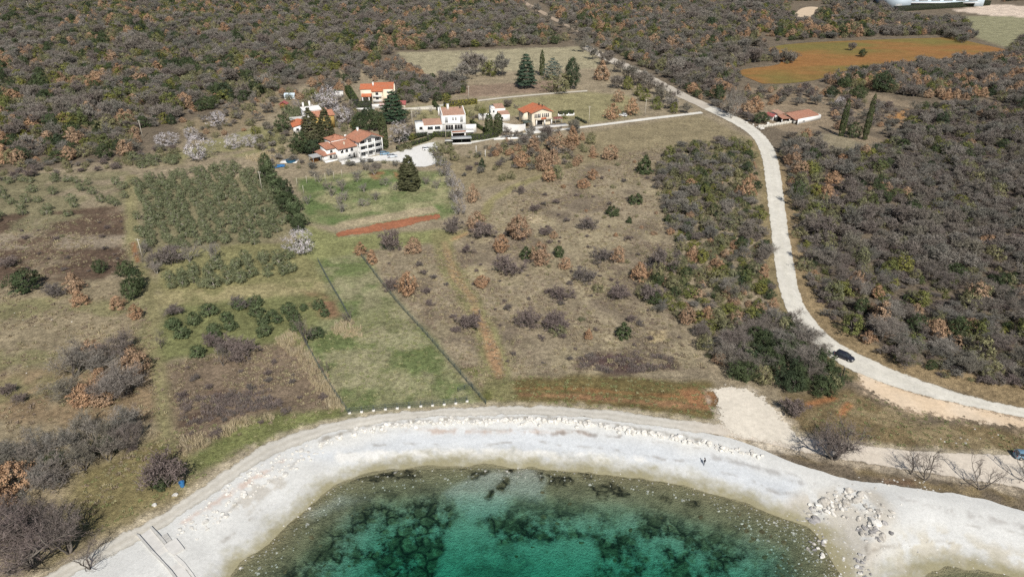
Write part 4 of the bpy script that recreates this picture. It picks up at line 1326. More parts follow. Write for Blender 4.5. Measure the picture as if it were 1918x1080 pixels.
def gn_scatter(name, label, kinds, P, W, H, vi, rot, kindtag='stuff', cat=None):
    """one object of many plants; kinds is the list of meshes (in their own nominal size W,H already divided out)"""
    coll = bpy.data.collections.new(name + '_kinds')
    for i, me in enumerate(kinds):
        o = bpy.data.objects.new('%s_%02d' % (name, i), me)
        coll.objects.link(o)
    me = bpy.data.meshes.new(name)
    me.vertices.add(len(P))
    me.vertices.foreach_set('co', np.asarray(P, np.float32).ravel())
    for nm, tp, ar in (('scl', 'FLOAT_VECTOR', np.stack([W, W, H], 1)), ('rot', 'FLOAT_VECTOR', np.stack([0 * rot, 0 * rot, rot], 1))):
        a = me.attributes.new(nm, tp, 'POINT')
        a.data.foreach_set('vector', ar.astype(np.float32).ravel())
    a = me.attributes.new('vi', 'INT', 'POINT')
    a.data.foreach_set('value', vi.astype(np.int32))
    o = link(name, me)
    ng = bpy.data.node_groups.new(name, 'GeometryNodeTree')
    ng.interface.new_socket('Geometry', in_out='INPUT', socket_type='NodeSocketGeometry')
    ng.interface.new_socket('Geometry', in_out='OUTPUT', socket_type='NodeSocketGeometry')
    gi, go = ng.nodes.new('NodeGroupInput'), ng.nodes.new('NodeGroupOutput')
    ci = ng.nodes.new('GeometryNodeCollectionInfo')
    ci.inputs['Collection'].default_value = coll
    ci.inputs['Separate Children'].default_value = True
    ci.inputs['Reset Children'].default_value = True
    ip = ng.nodes.new('GeometryNodeInstanceOnPoints')
    ip.inputs['Pick Instance'].default_value = True

    def attr(nm, tp):
        n = ng.nodes.new('GeometryNodeInputNamedAttribute')
        n.data_type = tp
        n.inputs['Name'].default_value = nm
        return n.outputs['Attribute']
    L = ng.links
    m2p = ng.nodes.new('GeometryNodeMeshToPoints')
    L.new(gi.outputs[0], m2p.inputs[0])
    L.new(m2p.outputs[0], ip.inputs['Points'])
    L.new(ci.outputs[0], ip.inputs['Instance'])
    L.new(attr('vi', 'INT'), ip.inputs['Instance Index'])
    e2r = ng.nodes.new('FunctionNodeEulerToRotation')
    L.new(attr('rot', 'FLOAT_VECTOR'), e2r.inputs[0])
    L.new(e2r.outputs[0], ip.inputs['Rotation'])
    L.new(attr('scl', 'FLOAT_VECTOR'), ip.inputs['Scale'])
    L.new(ip.outputs[0], go.inputs[0])
    md = o.modifiers.new('scatter', 'NODES')
    md.node_group = ng
    return tag(o, label, cat, kind=kindtag)


_joined = {}


def joined(kd):
    """trunk and crown of each individual of a kind in one mesh, scaled to a unit crown width and height"""
    if kd not in _joined:
        K = KINDS[kd]
        res = []
        for tm, cm_, tb, cb in K['v']:
            V1, F1, T1 = tb.arrays()
            V2, F2, T2 = cb.arrays()
            V = np.vstack([V1, V2]) / np.array([K['W'], K['W'], K['H']])
            F = np.vstack([F1, F2 + len(V1)])
            mi = np.concatenate([np.zeros(len(F1)), np.ones(len(F2))])
            res.append(mesh_np(kd, V, F, list(K['mats']), mi=mi, tint=np.concatenate([T1, T2])))
        _joined[kd] = res
    return _joined[kd]


def in_view(P, margin=60):
    px, py = to_px(P[:, 0], P[:, 1], P[:, 2])
    return (px > -margin) & (px < 1918 + margin) & (py > -margin * .3) & (py < 1080 + margin)


# each entry: region, spacing in metres, mix of kinds with shares, crown width range, height factor range, wood name
ROADHOLE = [(1290, 180), (1340, 198), (1395, 228), (1440, 262), (1462, 310), (1476, 380), (1486, 460), (1497, 540), (1530, 596), (1580, 645), (1700, 705), (1918, 772), (1918, 790), (1660, 728), (1590, 700), (1520, 655), (1480, 600), (1455, 530), (1440, 420), (1430, 320), (1400, 255), (1350, 225)]
GRHOLE = [(1075, 88), (1100, 82), (1160, 106), (1225, 138), (1310, 186), (1336, 200), (1310, 212), (1230, 172), (1180, 144), (1120, 114)]
FIELD = [(1370, 128), (1430, 116), (1485, 122), (1490, 112), (1425, 98), (1460, 80), (1640, 72), (1790, 68), (1900, 94), (1800, 112), (1680, 124), (1560, 144), (1500, 160), (1430, 162)]
UPF = [(742, 100), (860, 92), (1090, 84), (1130, 112), (1122, 132), (780, 140)]
DIRT = [(925, -20), (970, -20), (1015, 10), (1048, 40), (1100, 62), (1090, 84), (1035, 62), (985, 24)]
CLEAR = [(1330, 190), (1380, 170), (1420, 162), (1560, 160), (1690, 205), (1690, 240), (1640, 272), (1560, 280), (1500, 262), (1440, 262), (1400, 230)]
MIX_UL = [('bare', .46), ('greygreen', .19), ('ivy', .11), ('green', .14), ('russet', .10)]
MIX_R = [('bare', .66), ('greygreen', .13), ('ivy', .08), ('green', .07), ('russet', .06)]
MIX_RE = [('bare', .45), ('russet', .32), ('green', .05), ('ivy', .08), ('greygreen', .10)]
MIX_TH = [('bare', .30), ('greygreen', .34), ('ivy', .18), ('green', .10), ('russet', .08)]
WOODS = [
    # the hillside wood behind the houses
    ([(-260, -40), (940, -40), (985, 30), (1080, 70), (1080, 84), (860, 92), (745, 98), (700, 120), (640, 132), (560, 150), (520, 168), (430, 195), (340, 215), (335, 225), (270, 240), (245, 285), (215, 300), (90, 310), (-260, 345)],
     5.2, MIX_UL, (3.0, 9.6), (.5, 1.05), 101, [DIRT, UPF]),
    # woods beyond and beside the gravel road
    ([(960, -40), (2250, -40), (2250, 8), (1918, 8), (1650, 30), (1660, 60), (1640, 72), (1460, 80), (1425, 98), (1490, 112), (1485, 122), (1430, 118), (1370, 128), (1390, 160), (1330, 182), (1310, 184), (1225, 136), (1150, 104), (1098, 80), (1090, 62), (1030, 30)],
     5.2, [('bare', .54), ('greygreen', .15), ('ivy', .07), ('green', .11), ('russet', .13)], (3.0, 9.4), (.5, 1.1), 102, [DIRT, GRHOLE, FIELD, [(1470, 42), (1480, 10), (1540, 8), (1545, 22), (1520, 42)], [(1640, 22), (1640, -20), (1870, -20), (1870, 22), (1700, 30)]]),
    # strip of trees between field and far meadow at the right edge
    ([(1660, 36), (1800, 48), (1830, 76), (1800, 84), (1760, 70), (1650, 72)], 5.6, MIX_R, (5, 8), (.8, 1.1), 103, []),
    ([(1880, 100), (1930, 66), (2250, 70), (2250, 110), (1900, 105)], 6, MIX_R, (5, 7), (.7, 1), 104, []),
    # russet belt below the red field
    ([(1535, 152), (1600, 140), (1700, 126), (1830, 112), (1918, 105), (2250, 120), (2250, 200), (1918, 175), (1760, 185), (1660, 172), (1560, 158)], 5.0, MIX_RE, (4.6, 7), (.8, 1.1), 105, []),
    # the wood right of the road
    ([(1462, 285), (1490, 262), (1560, 282), (1640, 274), (1690, 240), (1720, 200), (1918, 176), (2250, 200), (2250, 760), (1918, 742), (1800, 712), (1700, 690), (1620, 652), (1560, 615), (1525, 572), (1506, 520), (1494, 440), (1480, 350)],
     3.9, MIX_R, (2.2, 6.4), (.6, 1.1), 106, [ROADHOLE, [(1540, 325), (1585, 335), (1575, 395), (1535, 380)]]),
    ([(1470, 300), (1490, 262), (1640, 274), (1700, 230), (1918, 176), (2050, 200), (2050, 750), (1918, 742), (1800, 712), (1700, 690), (1620, 652), (1560, 615), (1525, 572), (1506, 520), (1494, 440)],
     3.2, [('bare_shrub', .8), ('greygreen', .2)], (1.4, 3.2), (.35, .6), 129, [ROADHOLE]),
    # thicket between meadow and road
    ([(1240, 300), (1275, 268), (1390, 255), (1412, 300), (1422, 360), (1432, 440), (1440, 520), (1456, 580), (1440, 640), (1380, 640), (1340, 690), (1290, 620), (1200, 560), (1205, 520), (1270, 470), (1245, 420), (1225, 340)],
     2.85, MIX_TH, (1.6, 5.0), (.5, 1.05), 107, []),
    # farm clearing and roadside scrub
    ([(1330, 195), (1385, 172), (1420, 165), (1560, 165), (1680, 200), (1690, 235), (1650, 268), (1560, 270), (1480, 262), (1425, 235)], 6.5, [('bare', .55), ('bare_shrub', .15), ('russet', .2), ('greygreen', .1)], (3, 6), (.6, .95), 108,
     [ROADHOLE, [(1400, 195), (1560, 195), (1560, 235), (1500, 250), (1440, 250)], [(1540, 240), (1660, 235), (1650, 275), (1540, 270)]]),
    ([(745, 142), (830, 148), (880, 158), (870, 172), (830, 188), (745, 192), (735, 165)], 5, [('bare', .7), ('green', .2), ('ivy', .1)], (4, 6), (.7, 1), 109, []),
    ([(680, 135), (745, 112), (790, 140), (760, 158), (700, 150)], 5.5, [('bare', .6), ('russet', .4)], (4, 6), (.7, 1.), 110, []),
    ([(930, 262), (1010, 255), (1110, 250), (1120, 300), (1060, 330), (950, 320), (900, 300)], 6.5, [('bare', .45), ('russet', .3), ('greygreen', .25)], (3, 5), (.6, 1.0), 111, []),
    ([(835, 300), (900, 275), (930, 300), (950, 330), (880, 345)], 8, [('bare', .3), ('bare_shrub', .4), ('greygreen', .3)], (2, 4), (.5, .8), 112, []),
    # scrub along the top of the left fields
    ([(-200, 345), (90, 312), (240, 300), (330, 262), (345, 300), (250, 318), (100, 335), (-200, 370)], 5, [('greygreen', .4), ('bare_shrub', .3), ('bare', .3)], (2.5, 4.5), (.6, .9), 113, []),
    ([(495, 235), (545, 245), (560, 280), (520, 300), (480, 270)], 6, [('greygreen', .5), ('bare', .5)], (3, 4.5), (.6, .9), 114, []),
    ([(520, 205), (590, 200), (580, 225), (530, 225)], 5, [('olive', 1.)], (4, 5), (.8, 1.), 115, []),
    ([(335, 225), (430, 195), (520, 170), (575, 165), (590, 178), (515, 196), (505, 225), (430, 250), (350, 258)], 7.5, [('bare', .5), ('greygreen', .3), ('russet', .2)], (2.6, 6), (.55, .95), 120, []),
    ([(650, 130), (700, 118), (670, 150), (640, 172), (600, 175), (580, 160)], 6, [('bare', .5), ('green', .15), ('russet', .35)], (3.5, 6.5), (.65, 1), 121, []),
    ([(640, 306), (745, 306), (742, 318), (650, 322)], 4.5, [('bare', .6), ('greygreen', .4)], (2.2, 4), (.5, .8), 122, []),
    ([(806, 272), (842, 268), (850, 300), (835, 330), (812, 312)], 5.5, [('greygreen', .6), ('bare', .4)], (2.8, 5.5), (.6, .95), 123, []),
    ([(640, 215), (668, 205), (690, 212), (660, 235), (640, 245)], 5, [('greygreen', .7), ('bare', .3)], (3, 4.5), (.6, .9), 124, []),
    ([(942, 250), (985, 245), (1080, 238), (1085, 246), (960, 262)], 6, [('bare', 1.)], (3, 5.5), (.9, 1.4), 125, []),
    ([(548, 196), (600, 172), (640, 170), (680, 212), (640, 236), (560, 228)], 6.5, [('blossom_grey', .2), ('greygreen', .4), ('bare', .4)], (2.6, 5), (.6, 1), 130, []),
    ([(752, 208), (815, 202), (822, 212), (780, 222), (775, 262), (745, 268)], 7.5, [('blossom_grey', .2), ('greygreen', .5), ('bare', .3)], (2, 4.2), (.6, 1), 130, []),
    ([(880, 200), (985, 190), (985, 202), (925, 206), (900, 224), (880, 226)], 7, [('bare', .6), ('greygreen', .4)], (2.4, 4.5), (.6, 1), 130, []),
    ([(865, 270), (940, 266), (1000, 258), (1000, 280), (900, 290)], 6.5, [('bare', .4), ('greygreen', .5), ('russet', .1)], (2, 4), (.6, 1), 130, []),
    ([(505, 300), (600, 312), (600, 322), (505, 320)], 5.5, [('bare', .5), ('greygreen', .5)], (2, 4), (.5, .9), 130, []),
    ([(700, 485), (830, 470), (930, 400), (1040, 345), (1240, 275), (1300, 340), (1200, 520), (1310, 680), (960, 690), (910, 720), (840, 640)], 8.5, [('bare_shrub', .7), ('greygreen', .2), ('russet', .1)], (.9, 2.6), (.4, .75), 126, [[(815, 440), (845, 440), (960, 740), (910, 740)]]),
    ([(10, 440), (235, 400), (240, 500), (20, 530)], 8, [('bare_shrub', .8), ('greygreen', .2)], (.9, 2.2), (.4, .7), 127, []),
    ([(200, 850), (320, 690), (545, 650), (620, 740), (500, 790), (340, 840)], 6, [('bare_shrub', 1.)], (.9, 2.4), (.4, .8), 128, [[(240, 800), (330, 690), (330, 850), (300, 880)]]),
]
ALL = []
WNAME = {101: 'hillside wood behind the houses', 102: 'wood beyond the gravel road', 103: 'wood beyond the red field', 104: 'far hedgerow at the right', 105: 'russet belt below the red field',
         106: 'wood right of the road', 107: 'thicket left of the road', 108: 'farm clearing', 109: 'copse behind the villas', 110: 'copse beside the upper field', 111: 'copse below the orange roofed house',
         112: 'slope below the villas', 113: 'field edge at the left', 114: 'garden left of the houses', 115: 'garden behind the small house',
         120: 'rough ground left of the garden shed', 121: 'copse behind the cream house', 122: 'strip below the hotel', 123: 'corner right of the white yard', 124: 'garden behind the hotel', 125: 'lane edge below the gabled house',
         130: 'gardens around the houses', 129: 'undergrowth of the wood right of the road', 126: 'dry meadow', 127: 'brown upper pasture', 128: 'brushy plot above the beach track'}
for reg, sp, mix, wr, hr, seed, holes in WOODS:
    P = scatter_pts(reg, sp, seed, holes=holes)
    rs = RS(seed * 7)
    if seed in (101, 102, 106):                     # gaps where the ground shows
        P = P[fbm(P[:, 0] * .045, P[:, 1] * .045, seed + 5, 3) + rs.normal(0, .12, len(P)) > -.36]
    n = len(P)
    f = fbm(P[:, 0] * .02, P[:, 1] * .02, seed) * .5 + rs.rand(n) * .75 + .12        # kinds keep together a little
    cum = np.cumsum([a for _, a in mix])
    f = np.argsort(np.argsort(f)) / max(1, n) * .9995
    ki = np.searchsorted(cum / cum[-1], f)
    W = wr[0] + (wr[1] - wr[0]) * rs.rand(n) ** 1.7
    Hh = W * rs.uniform(*hr, n) * 1.0
    for i in range(n):
        ALL.append((mix[ki[i]][0], P[i], W[i], Hh[i], seed))
# the dark mass at the bottom of the thicket
P = scatter_pts([(1335, 695), (1365, 640), (1420, 605), (1480, 605), (1530, 660), (1585, 715), (1575, 742), (1480, 735), (1400, 715)], 3.3, 301)
rs = RS(302)
for p in P:
    px, py = to_px(*p)
    kd = 'dark_thicket' if rs.rand() < (.74 if py > 650 and px > 1390 else .3) else ('bare' if rs.rand() < .75 else 'greygreen')
    ALL.append((kd, p, rs.uniform(4, 6.2), rs.uniform(3.6, 5.5), 107))
# the olive groves
for reg, sp, sd, nm in (([(252, 345), (430, 312), (500, 330), (535, 400), (545, 425), (480, 462), (275, 466), (255, 420)], 4.5, 401, 116), ([(320, 520), (450, 482), (545, 480), (550, 512), (450, 532), (330, 552), (300, 548)], 4.3, 402, 117),
                        ([(-40, 345), (60, 335), (235, 345), (240, 395), (150, 408), (-40, 420)], 8.5, 403, 118), ([(240, 300), (330, 288), (340, 312), (245, 325)], 4.5, 404, 118)):
    P = scatter_pts(reg, sp, sd, .27 if sd < 403 else .38)
    rs = RS(sd)
    for p in P:
        ALL.append(('olive', p, rs.uniform(3.0, 4.9), rs.uniform(2.2, 3.5), nm))
WNAME.update({116: 'large olive grove', 117: 'small olive grove above the lower plot', 118: 'sparse grove at the left edge'})
# small bare fruit trees of the green orchard
P = scatter_pts([(560, 330), (690, 322), (745, 330), (740, 375), (640, 405), (580, 400)], 9, 405, .3)
rs = RS(406)
for p in P:
    ALL.append(('bare_fine', p, rs.uniform(2.6, 4.2), rs.uniform(2.6, 3.6), 119))
P = scatter_pts([(780, 340), (845, 310), (850, 390), (800, 380)], 9, 407, .3)
for p in P:
    ALL.append(('bare_fine', p, rs.uniform(2.6, 4.2), rs.uniform(2.6, 3.6), 119))
WNAME[119] = 'green orchard below the hotel'

DESC = {'bare': ('leafless grey tree', 'bare_tree', 'tree'), 'bare_fine': ('small pale leafless fruit tree', 'fruit_tree', 'tree'), 'russet': ('oak with russet leaves', 'oak_tree', 'tree'), 'green': ('dark evergreen tree', 'evergreen_tree', 'tree'),
        'ivy': ('yellow green ivy clad tree', 'ivy_tree', 'tree'), 'greygreen': ('grey green shrubby tree', 'shrubby_tree', 'tree'), 'olive': ('silvery olive tree', 'olive_tree', 'olive tree'),
        'dark_thicket': ('dense dark green tree', 'evergreen_tree', 'tree'), 'bare_shrub': ('low leafless shrub', 'bare_shrub', 'shrub'), 'blossom_grey': ('pale grey flowering tree', 'blossom_tree', 'tree')}
QUOTA = {'bare': 250, 'bare_fine': 60, 'russet': 130, 'green': 140, 'ivy': 140, 'greygreen': 150, 'olive': 300, 'dark_thicket': 100, 'bare_shrub': 240, 'blossom_grey': 60}
Pall = np.array([a[1] for a in ALL])
vis = in_view(Pall)
dist = np.hypot(np.hypot(Pall[:, 0], Pall[:, 1]), CAMZ)
size = np.array([a[2] for a in ALL]) / dist * vis
order = np.argsort(-size)
done = set()
cnt = {}
for i in order:
    kd, p, W, Hh, nm = ALL[i]
    if size[i] <= 0 or cnt.get(kd, 0) >= QUOTA[kd]:
        continue
    cnt[kd] = cnt.get(kd, 0) + 1
    done.add(i)
    d, name, cat = DESC[kd]
    tree('bare_near' if kd == 'bare' and dist[i] < 230 else kd, 0, 0, 0, 0, '%s in the %s' % (d, WNAME[nm]), cat, '%ss in the %s' % (d, WNAME[nm]), name, raw=(p, W, Hh))
STUFF = {'bare': ('bare_woods', 'mass of leafless grey trees covering the far hillside'), 'russet': ('russet_woods', 'russet leaved oaks among the far woods'), 'green': ('evergreen_woods', 'dark evergreen trees among the far woods'),
         'ivy': ('ivy_woods', 'ivy green trees among the far woods'), 'greygreen': ('shrubby_woods', 'grey green shrubby trees among the far woods'), 'bare_shrub': ('shrub_growth', 'low leafless shrubs around the far farm')}
rest = {}
for i, a in enumerate(ALL):
    if i not in done:
        rest.setdefault(a[0], []).append(a)
for kd, L_ in rest.items():
    if kd not in STUFF:
        continue
    rs = RS(len(L_))
    js = joined(kd)
    gn_scatter(STUFF[kd][0], STUFF[kd][1], js, np.array([a[1] for a in L_]), np.array([a[2] for a in L_]), np.array([a[3] for a in L_]), rs.randint(0, len(js), len(L_)), rs.uniform(0, 6.28, len(L_)))
print('TREES', cnt, {k: len(v) for k, v in rest.items()})


# grass and dry tufts
def tuft(seed, n, w, hh):
    rs = RS(seed)
    mb = MB()
    a = rs.rand(n) * 6.28
    r = np.sqrt(rs.rand(n)) * .42
    A = np.stack([r * np.cos(a), r * np.sin(a), 0 * a - .03], 1)
    B = A + np.stack([np.cos(a) * rs.uniform(-.1, .35, n), np.sin(a) * rs.uniform(-.1, .35, n), rs.uniform(.4, 1, n)], 1)
    mb.slivers(A, B, w * rs.uniform(.6, 1.3, n), rs.rand(n), rs)
    return mb


TUFT = [tuft(i, 26, .16, 1).mesh('tuft', M['tuft']) for i in range(4)]
TUFTG = [tuft(i + 20, 26, .18, 1).mesh('tuft', M['tuft_green']) for i in range(3)]
REED = [tuft(i + 40, 34, .055, 1).mesh('reed', M['reed']) for i in range(3)]
P = np.vstack([scatter_pts([(690, 480), (830, 460), (930, 390), (1040, 330), (1240, 260), (1320, 340), (1240, 500), (1330, 690), (960, 700), (900, 730), (830, 640)], 1.15, 501, .5),
               scatter_pts([(-60, 420), (240, 400), (300, 700), (320, 860), (150, 980), (-60, 1060)], 1.35, 502, .5),
               scatter_pts([(310, 680), (540, 640), (600, 690), (640, 770), (500, 800), (335, 850)], .95, 503, .5)])
f = fbm(P[:, 0] * .12, P[:, 1] * .12, 61)
k = (f + RS(7).normal(0, .25, len(f))) > .02
P = P[k]
rs = RS(8)
n = len(P)
W = rs.uniform(.5, 1.3, n)
gn_scatter('dry_grass', 'dry straw coloured tufts over the open pasture and meadow', TUFT, P, W, W * rs.uniform(.22, .5, n), rs.randint(0, 4, n), rs.uniform(0, 6.28, n))
print('tufts', n)
P = np.vstack([scatter_pts([(585, 640), (645, 600), (740, 570), (830, 660), (900, 752), (650, 775)], 1.3, 504, .5), scatter_pts([(1480, 800), (1590, 735), (1918, 815), (1918, 848), (1640, 833)], 1.2, 505, .5),
               scatter_pts([(910, 745), (960, 702), (1200, 706), (1330, 722), (1340, 785), (1100, 763)], 1.2, 506, .5), scatter_pts([(150, 900), (340, 800), (470, 782), (640, 765), (440, 855), (330, 930), (150, 1020)], 1.3, 507, .5)])
rs = RS(9)
P = P[rs.rand(len(P)) < .6]
n = len(P)
W = rs.uniform(.4, 1.0, n)
gn_scatter('green_grass', 'short green and straw tufts of the lawn and verges', TUFTG, P, W, W * rs.uniform(.15, .35, n), rs.randint(0, 3, n), rs.uniform(0, 6.28, n))
P = np.vstack([scatter_pts([(505, 630), (545, 612), (572, 640), (606, 690), (645, 768), (622, 772), (590, 725), (560, 680)], .75, 508, .5), scatter_pts([(620, 610), (650, 598), (680, 618), (676, 632), (630, 634)], .7, 509, .5),
               scatter_pts([(330, 848), (345, 815), (420, 795), (500, 775), (545, 775), (450, 808), (350, 855)], .9, 510, .5), scatter_pts([(455, 285), (520, 272), (525, 295), (465, 305)], .9, 511, .5)])
rs = RS(10)
n = len(P)
P = P[fbm(P[:, 0] * .3, P[:, 1] * .3, 15) > -.05 + .25 * rs.normal(size=n)]
n = len(P)
W = rs.uniform(.7, 1.3, n)
gn_scatter('dry_reeds', 'pale dry reeds standing along the ditch and lawn edge', REED, P, W, rs.uniform(.7, 1.9, n), rs.randint(0, 3, n), rs.uniform(0, 6.28, n))
# dark bramble patches
BR = [tuft(i + 60, 60, .07, 1).mesh('bramble', M['twig_purple']) for i in range(3)]
P = np.vstack([scatter_pts([(335, 750), (500, 722), (515, 765), (345, 798)], .9, 512, .5), scatter_pts([(1085, 665), (1180, 657), (1258, 670), (1268, 690), (1150, 700), (1085, 690)], .8, 513, .5)])
rs = RS(11)
n = len(P)
P = P[fbm(P[:, 0] * .2, P[:, 1] * .2, 16) > -.1 + .2 * rs.normal(size=n)]
n = len(P)
W = rs.uniform(1.0, 1.8, n)
gn_scatter('bramble_patch', 'low dark purple bramble growing in two patches', BR, P, W, rs.uniform(.3, .8, n), rs.randint(0, 3, n), rs.uniform(0, 6.28, n))


# ------------------------------------------------------------------ houses
class House:
    """a building in its own frame: u to the right along the front, v away from the viewer, z up from the ground"""

    def __init__(s, name, label, cat, px, py, rot, group=None, z=None, dz=0.):
        p = at(px, py, z)
        if z is not None:
            p[2] = float(height(p[0], p[1]))
        p[2] += dz
        s.o = tag(empty(name, tuple(p), math.radians(rot), label, cat, group), kind='thing')

    def boxes(s, name, mat, *bx, parent=None, bev=True):
        mb = MB()
        for b_ in bx:
            mb.box(*b_)
        return mb.obj(name, M[mat], parent or s.o)

    def prism(s, name, mat, outline, a0, a1, axis='v', parent=None):
        """outline of (h, z) pairs swept along an axis"""
        n = len(outline)
        V = []
        for a in (a0, a1):
            for h, z in outline:
                V.append((h, a, z) if axis == 'v' else (a, h, z))
        F = [tuple(range(n))[::-1] if axis == 'v' else tuple(range(n)), tuple(range(n, 2 * n)) if axis == 'v' else tuple(range(n, 2 * n))[::-1]]
        for i in range(n):
            j = (i + 1) % n
            F.append((i, j, n + j, n + i) if axis == 'v' else (i, n + i, n + j, j))
        return link(name, poly_mesh(name, V, F, M[mat]), parent or s.o)

    def roof(s, name, mat, planes, th=.2, parent=None):
        """sloping planes, each a list of corner points, given thickness"""
        V, F = [], []
        for pl in planes:
            k, n = len(V), len(pl)
            V += [tuple(q) for q in pl] + [(q[0], q[1], q[2] - th) for q in pl]
            F.append(tuple(range(k, k + n)))
            F.append(tuple(range(k + n, k + 2 * n))[::-1])
            for i in range(n):
                j = (i + 1) % n
                F.append((k + i, k + n + i, k + n + j, k + j))
        return link(name, poly_mesh(name, V, F, M[mat]), parent or s.o)

    def gable(s, mat, u0, u1, v0, v1, ze, zr, axis='v', ov=.45, name='roof', parent=None, rp=.5, th=.2):
        """gable roof, ridge along the axis"""
        if axis == 'v':
            um = u0 + (u1 - u0) * rp
            sl, sr = (zr - ze) / (um - u0), (zr - ze) / (u1 - um)
            return s.roof(name, mat, [[(u0 - ov, v0 - ov, ze - ov * sl), (um, v0 - ov, zr), (um, v1 + ov, zr), (u0 - ov, v1 + ov, ze - ov * sl)],
                                      [(um, v0 - ov, zr), (u1 + ov, v0 - ov, ze - ov * sr), (u1 + ov, v1 + ov, ze - ov * sr), (um, v1 + ov, zr)]], th, parent)
        vm = v0 + (v1 - v0) * rp
        sf, sb = (zr - ze) / (vm - v0), (zr - ze) / (v1 - vm)
        return s.roof(name, mat, [[(u0 - ov, v0 - ov, ze - ov * sf), (u1 + ov, v0 - ov, ze - ov * sf), (u1 + ov, vm, zr), (u0 - ov, vm, zr)],
                                  [(u0 - ov, vm, zr), (u1 + ov, vm, zr), (u1 + ov, v1 + ov, ze - ov * sb), (u0 - ov, v1 + ov, ze - ov * sb)]], th, parent)

    def mono(s, mat, u0, u1, v0, v1, zf, zb, ov=.35, name='roof', parent=None, th=.18, side=False):
        if side:            # slopes sideways: zf at u0, zb at u1
            return s.roof(name, mat, [[(u0 - ov, v0 - ov, zf), (u1 + ov, v0 - ov, zb), (u1 + ov, v1 + ov, zb), (u0 - ov, v1 + ov, zf)]], th, parent)
        return s.roof(name, mat, [[(u0 - ov, v0 - ov, zf), (u1 + ov, v0 - ov, zf), (u1 + ov, v1 + ov, zb), (u0 - ov, v1 + ov, zb)]], th, parent)

    def hip(s, mat, u0, u1, v0, v1, ze, zr, ov=.45, inset=None, axis='v', name='roof', parent=None, th=.2):
        u0, u1, v0, v1 = u0 - ov, u1 + ov, v0 - ov, v1 + ov
        um, vm = (u0 + u1) / 2, (v0 + v1) / 2
        i = inset if inset is not None else min(u1 - u0, v1 - v0) / 2
        if axis == 'v':
            a, b_ = (um, v0 + i, zr), (um, v1 - i, zr)
            pl = [[(u0, v0, ze), (u1, v0, ze), a], [(u1, v0, ze), (u1, v1, ze), b_, a], [(u1, v1, ze), (u0, v1, ze), b_], [(u0, v1, ze), (u0, v0, ze), a, b_]]
        else:
            a, b_ = (u0 + i, vm, zr), (u1 - i, vm, zr)
            pl = [[(u0, v0, ze), (u1, v0, ze), b_, a], [(u1, v0, ze), (u1, v1, ze), b_], [(u1, v1, ze), (u0, v1, ze), a, b_], [(u0, v1, ze), (u0, v0, ze), a]]
        return s.roof(name, mat, pl, th, parent)

    def win(s, face, at_, a0, a1, z0, z1, parent=None, pane='glass', frame='white_wall', fw=.09, name='window', bars=0):
        """a window on a wall: at_ is where the wall lies, a0..a1 along it"""
        def bx(mb, p0, p1, q0, q1, d0, d1):
            if face == 'f':
                mb.box(p0, p1, at_ - d1, at_ - d0, q0, q1)
            elif face == 'l':
                mb.box(at_ - d1, at_ - d0, p0, p1, q0, q1)
            else:
                mb.box(at_ + d0, at_ + d1, p0, p1, q0, q1)
        mb = MB()
        bx(mb, a0 - fw, a0, z0 - fw, z1 + fw, .002, .07)
        bx(mb, a1, a1 + fw, z0 - fw, z1 + fw, .002, .07)
        bx(mb, a0, a1, z1, z1 + fw, .002, .07)
        bx(mb, a0, a1, z0 - fw, z0, .002, .11)
        for i in range(bars):
            c = a0 + (a1 - a0) * (i + 1) / (bars + 1)
            bx(mb, c - .05, c + .05, z0, z1, .03, .065)
        w = mb.obj(name, M[frame], parent or s.o)
        mb = MB()
        bx(mb, a0, a1, z0, z1, .002, .028)
        mb.obj('pane', M[pane], w)
        return w

    def chimney(s, u, v, z0, z1, w=.6, mat='white_wall', parent=None, cap=True):
        mb = MB().box(u - w / 2, u + w / 2, v - w / 2, v + w / 2, z0, z1)
        if cap:
            mb.box(u - w / 2 - .08, u + w / 2 + .08, v - w / 2 - .08, v + w / 2 + .08, z1, z1 + .14)
        return mb.obj('chimney', M[mat], parent or s.o)


# -- the three storey white house with loggias
h = House('white_hotel', 'large white three storey house with orange tiled roofs and loggias on its gable front', 'house', 676, 297, 42)
W, D = 11.2, 10.5
h.prism('wall', 'white_wall', [(0, 0), (W, 0), (W, 7.3), (W * .62, 9.0), (W * .45, 9.1), (0, 7.3)], 1.5, D)
rf = h.roof('roof', 'tile', [[(-.6, -.5, 7.18), (W * .53, -.5, 9.5), (W * .53, D + .5, 9.5), (-.6, D + .5, 7.18)], [(W * .53, -.5, 9.5), (W + .5, -.5, 7.3), (W + .5, D + .5, 7.3), (W * .53, D + .5, 9.5)]], .22)
h.chimney(W * .45, D - 1.2, 8.6, 10.4, .8, parent=rf)
fr_ = [(0, 3.7), (4.05, 7.2), (7.55, W)]
for z in (0.0, 2.45, 4.95):
    h.boxes('balcony_slab', 'white_wall', (0, W, 0, 1.5, z + (0 if z else .02), z + .25))
    h.boxes('balcony_parapet', 'white_wall', (.36, W - .36, .02, .16, z + .25, z + (1.05 if z else .5)))
for c in (0, 3.7, 7.2, W - .35):
    h.boxes('pillar', 'white_wall', (c, c + .35, -.03, .32, .0, 7.2))
h.prism('front_arch', 'white_wall', [(0, 6.95), (W * .53, 8.75), (W, 6.95), (W, 7.25), (W * .53, 9.2), (0, 7.1)], -.02, .3)
for z in (.35, 2.75, 5.25):
    for a, b_ in fr_:
        if z < 5 or a > 3:
            h.win('f', 1.5, a + .75, b_ - .5, z + .1, z + 1.75, bars=2)
    h.win('f', 1.5, .8, 3.2, z + .5, z + 1.6) if z > 5 else None
h.win('l', 0, 3.2, 4.3, 5.1, 6.4)
